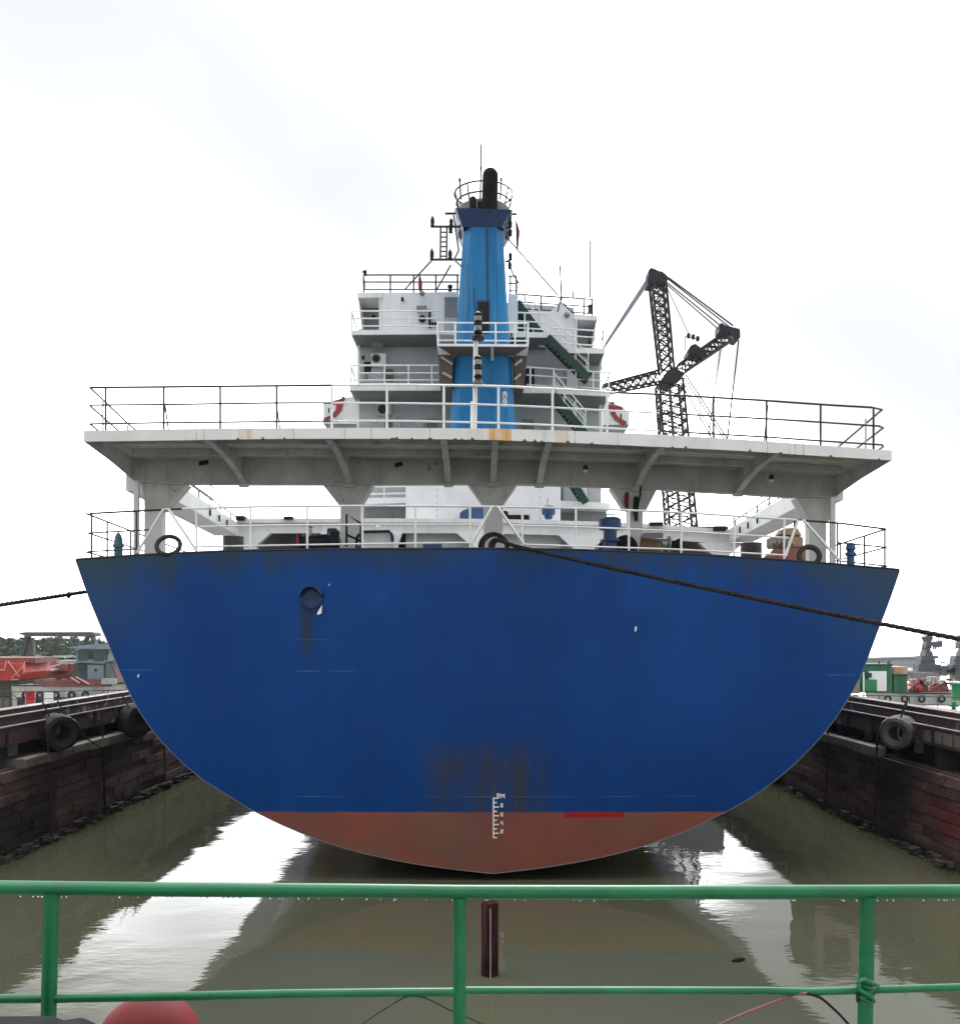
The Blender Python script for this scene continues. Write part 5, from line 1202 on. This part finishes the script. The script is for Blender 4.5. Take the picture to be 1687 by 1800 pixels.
# ------------------------------------------------------------------ wooded bank, far left
def foliage_mat():
    g = G('tree_foliage')
    c = g.mix(g.ramp(g.noise(0.35, detail=4), .35, .65), (0.022,0.050,0.026), (0.060,0.105,0.045)); return g.done(c, .8)
M['leaf'] = foliage_mat()
m = MB(); xs_ = np.linspace(-190,-62,30)
m.grid([[(x,y, (0.4+0.6*math.sin((y-290)/60*1.5)) if x<-70 else .1) for x in xs_] for y in np.linspace(286,345,8)])
tag(m.build('hill', M['leaf']), kind='structure')
rg = random.Random(11); m = MB()
vs=[]; fs=[]
for i in range(130):
    x = rg.uniform(-180,-92); y = rg.uniform(294,335); px = CX+x*F/y
    topy = ip(px, [(-200,1112),(0,1117),(20,1119),(60,1122),(90,1120),(115,1118),(150,1124),(190,1131),(240,1136),(330,1142)])
    zt = Zp(topy,y)+rg.uniform(-.9,.5) - (3.0 if i % 3 == 0 else 0); rr = rg.uniform(1.6,3.2)
    for k in range(260):
        u = Vector((rg.gauss(0,1),rg.gauss(0,1),rg.gauss(0,1))).normalized()*rg.uniform(.55,1.0)
        c0 = Vector((x,y,zt-rr*.9))+Vector((u.x*rr,u.y*rr,u.z*rr*.95 if u.z>0 else u.z*rr*1.6)); s_ = rg.uniform(.18,.42)
        n1 = Vector((rg.gauss(0,1),rg.gauss(0,1),rg.gauss(0,1))).normalized(); a = n1.orthogonal().normalized()*s_; b = n1.cross(a)
        q0 = len(vs); vs += [c0-a-b, c0+a-b*.6, c0+a*.7+b, c0-a*.8+b]; fs.append((q0,q0+1,q0+2,q0+3))
m.add(vs,fs); tag(m.build('wooded_bank', M['leaf']), 'far bank covered with hazy green trees', 'trees', kind='stuff')

# ------------------------------------------------------------------ foreground rail on the quay
YR = 2.6
gr = thing('green_railing', (0, YR, EYE-1.65), 'glossy green pipe railing across the foreground', 'railing')
tr = MB().tube([P(-300,1558,YR)]+[P(x,y,YR) for x,y in ((0,1561),(300,1564),(600,1566),(808,1568.5),(1100,1569),(1400,1568.5),(1687,1568))]+[P(2000,1567,YR)], .0193, 20).build('top_rail', M['green'], gr, smooth=True)
MB().tube([P(-300,1758,YR),P(0,1756.5,YR),P(84,1756,YR)], .0118, 16).build('lower_rail', M['green'], gr, smooth=True)
MB().tube([P(86,1756,YR),P(300,1752,YR),P(500,1747.5,YR),P(700,1745,YR),P(808,1744.5,YR)], .0118, 16).build('lower_rail', M['green'], gr, smooth=True)
MB().tube([P(808,1741.5,YR),P(1100,1741.5,YR),P(1350,1742,YR),P(1420,1744,YR),P(1520,1741,YR),P(1687,1736,YR),P(2000,1730,YR)], .0103, 16).build('lower_rail', M['green'], gr, smooth=True)
for a,b,r_ in (((91,1572),(80,1990),.0200),((808,1580),(807,1990),.0172),((1525,1578),(1516,1990),.0200)):
    p1 = P(*a,YR); p0 = P(*b,YR); d = (p0-p1); p0 = p1 + d*((p1.z-(EYE-1.65))/(-d.z)); po = MB().tube([p0,p0.lerp(p1,.5),p1], r_, 20).build('post', M['green'], gr, smooth=True)
    MB().tube([p1.lerp(p0,-.004),p1.lerp(p0,.012)], [r_*1.1,r_*1.02], 20).build('weld', M['green'], po, smooth=True)
# painted-over lashing on the right post
m = MB()
for k in range(6):
    a0 = k*.9; m.torus(P(1521,1727+k*6.5,YR), (.3*math.sin(a0*2.1),.2*math.cos(a0),1), .0208+.002*math.sin(k*2.2), .0042, 22, 8)
m.tube([P(1505,1727,YR-.02),P(1520,1722,YR-.026),P(1538,1731,YR-.02),P(1545,1733,YR-.01)],[.004,.007,.006,.003],8); m.tube([P(1508,1720,YR-.02),P(1510,1740,YR-.025),P(1530,1752,YR-.026),P(1537,1762,YR-.02)],[.003,.006,.007,.004],8)
m.build('lashing', M['green'], gr, smooth=True)
MB().box(Xp(1503,YR),Xp(1507,YR),YR-.012,YR-.004,Zp(1760,YR),Zp(1742,YR)).build('lashing_end', M['greendk'], gr)
# water drops hanging under the rails
M['drop'] = G('water_drop').m
gd = M['drop'].node_tree.nodes['Principled BSDF'] if 'Principled BSDF' in M['drop'].node_tree.nodes else [n for n in M['drop'].node_tree.nodes if n.type=='BSDF_PRINCIPLED'][0]
gd.inputs['Transmission Weight'].default_value = 1.0; gd.inputs['IOR'].default_value = 1.33; gd.inputs['Roughness'].default_value = 0.02; gd.inputs['Base Color'].default_value = (1,1,1,1)
rg = random.Random(4); m = MB()
for i in range(70):
    x = rg.uniform(5,1680); y = ip(x,[(0,1561),(300,1564),(600,1566),(808,1568.5),(1687,1568)])+12.6
    p = P(x,y+1.2,YR); r0 = rg.uniform(.0016,.0032)
    m.lathe([(r0*.2,-r0*1.4),(r0*.8,-r0*.9),(r0,0),(r0*.7,r0*1.0),(r0*.5,r0*1.6)], p, 8)
tag(m.build('water_drops', M['drop'], tr, smooth=True), kind='stuff')
# red mushroom bollard, dark cover and loose cables by the rail
bl = P(262,1800,2.95); bz = EYE-1.65
bo = thing('mushroom_bollard', (bl.x,2.95,bz), 'red domed bollard cap at the bottom left behind the rail', 'bollard')
zt = Zp(1763,2.9); R1 = .158
MB().lathe([(.13,bz),(.10,bz+.05),(.085,zt-.25)], (bl.x,2.95,0), 24).build('stem', M['dome'], bo, smooth=True)
MB().lathe([(.07,zt-.21)]+[(R1*math.cos(t), zt-.145+.145*math.sin(t)) for t in np.linspace(-.35,1.57,12)], (bl.x,2.95,0), 40).build('cap', M['dome'], bo, smooth=True)
m = MB(); tz = 1784
m.prism([P(-260,1788,2.25),P(-120,1782,2.25),P(0,1785,2.25),P(95,1784,2.25),P(112,1792,2.25),P(147,1787,2.25),P(182,1803,2.25),P(190,1900,2.25),P(195,2380,2.25),P(-280,2380,2.25)], (0,-.25,0))
o = m.build('covered_winch', M['tarp'], None, bevel=.008); tag(o, 'dark tarpaulin covered machine at the bottom left corner', 'cover')
def cable(nm, pts, r_, mat, lab):
    s = catmull([(p.x,p.y,p.z) for p in pts], 8); o = MB().tube(s, r_, 8).build(nm, mat, None, smooth=True); return tag(o, lab, 'cable')
cable('cable', [P(560,1860,YR),P(640,1798,YR),P(700,1760,YR),P(722,1752,YR-.014),P(750,1756,YR),P(790,1776,YR+.03),P(845,1800,YR+.04),P(930,1850,YR+.05)], .0022, M['greendk'], 'thin dark green cable looped over the lower rail left of the middle post')
cable('cable', [P(1170,1850,YR),P(1275,1797,YR),P(1340,1770,YR),P(1395,1750,YR-.004),P(1418,1746,YR-.014)], .0038, M['pinkwire'], 'reddish cable hanging left from the lower rail')
cable('cable', [P(1418,1747,YR-.014),P(1442,1755,YR-.008),P(1465,1774,YR),P(1490,1800,YR),P(1530,1850,YR)], .0036, M['black'], 'black cable hanging right from the lower rail')
st = rod('white_stick', P(862,1742,21.0), P(861.5,1725,21.2), .03, M['markwhite']) if False else None
fl = MB(); fp = Vector((Xp(1298,16.0),16.6,.0)); fp = P(1298,1690,16.72); fl.lathe([(.02,-.13),(.05,-.05),(.045,.05),(.01,.14)], Vector((fp.x,fp.y,.02)), 8, (1,.4,0)); tag(fl.build('floating_bottle', M['black'], None), 'small dark bottle floating on the water at right', 'bottle')

YP = 15.9  # pile added to stand in for an unidentified reddish strip on the water
rpst = thing('red_strip_stand_in', (Xp(861,YP), YP+.145, 0), 'added dark red pile with white stripe standing in for a reddish strip on the water', 'post')
M['stand_in_red'] = paint('dark_red_stand_in', (0.034, 0.010, 0.010), .9, .45, .5, scale=3, spec=.08)
MB().lathe([(.14,-1.2),(.145,0),(.14,.5),(.145,Zp(1592,YP)-.03),(.12,Zp(1590,YP)),(.02,Zp(1589,YP))], (Xp(861,YP),YP+.145,0), 24).build('post', M['stand_in_red'], rpst, smooth=True); MB().box(Xp(861,YP),Xp(862.8,YP),YP-.012,YP+.01,-.5,Zp(1598,YP)).build('stand_in_white_stripe', M['greylight'], rpst)  # added post and stripe, stand-in for the reddish strip on the water

# ------------------------------------------------------------------ haze
g = bpy.data.materials.new('thin_haze'); g.use_nodes = True; t = g.node_tree; t.nodes.clear()
ho = t.nodes.new('ShaderNodeOutputMaterial'); hv = t.nodes.new('ShaderNodeVolumePrincipled')
hv.inputs['Color'].default_value = (0.93,0.96,1.0,1); hv.inputs['Density'].default_value = 0.00012; hv.inputs['Anisotropy'].default_value = 0.2
t.links.new(hv.outputs[0], ho.inputs['Volume'])
HAZE = True
if HAZE:
    o = MB().box(-650,650,-80,1180,-3.5,44).build('haze', g, None); tag(o, kind='stuff')
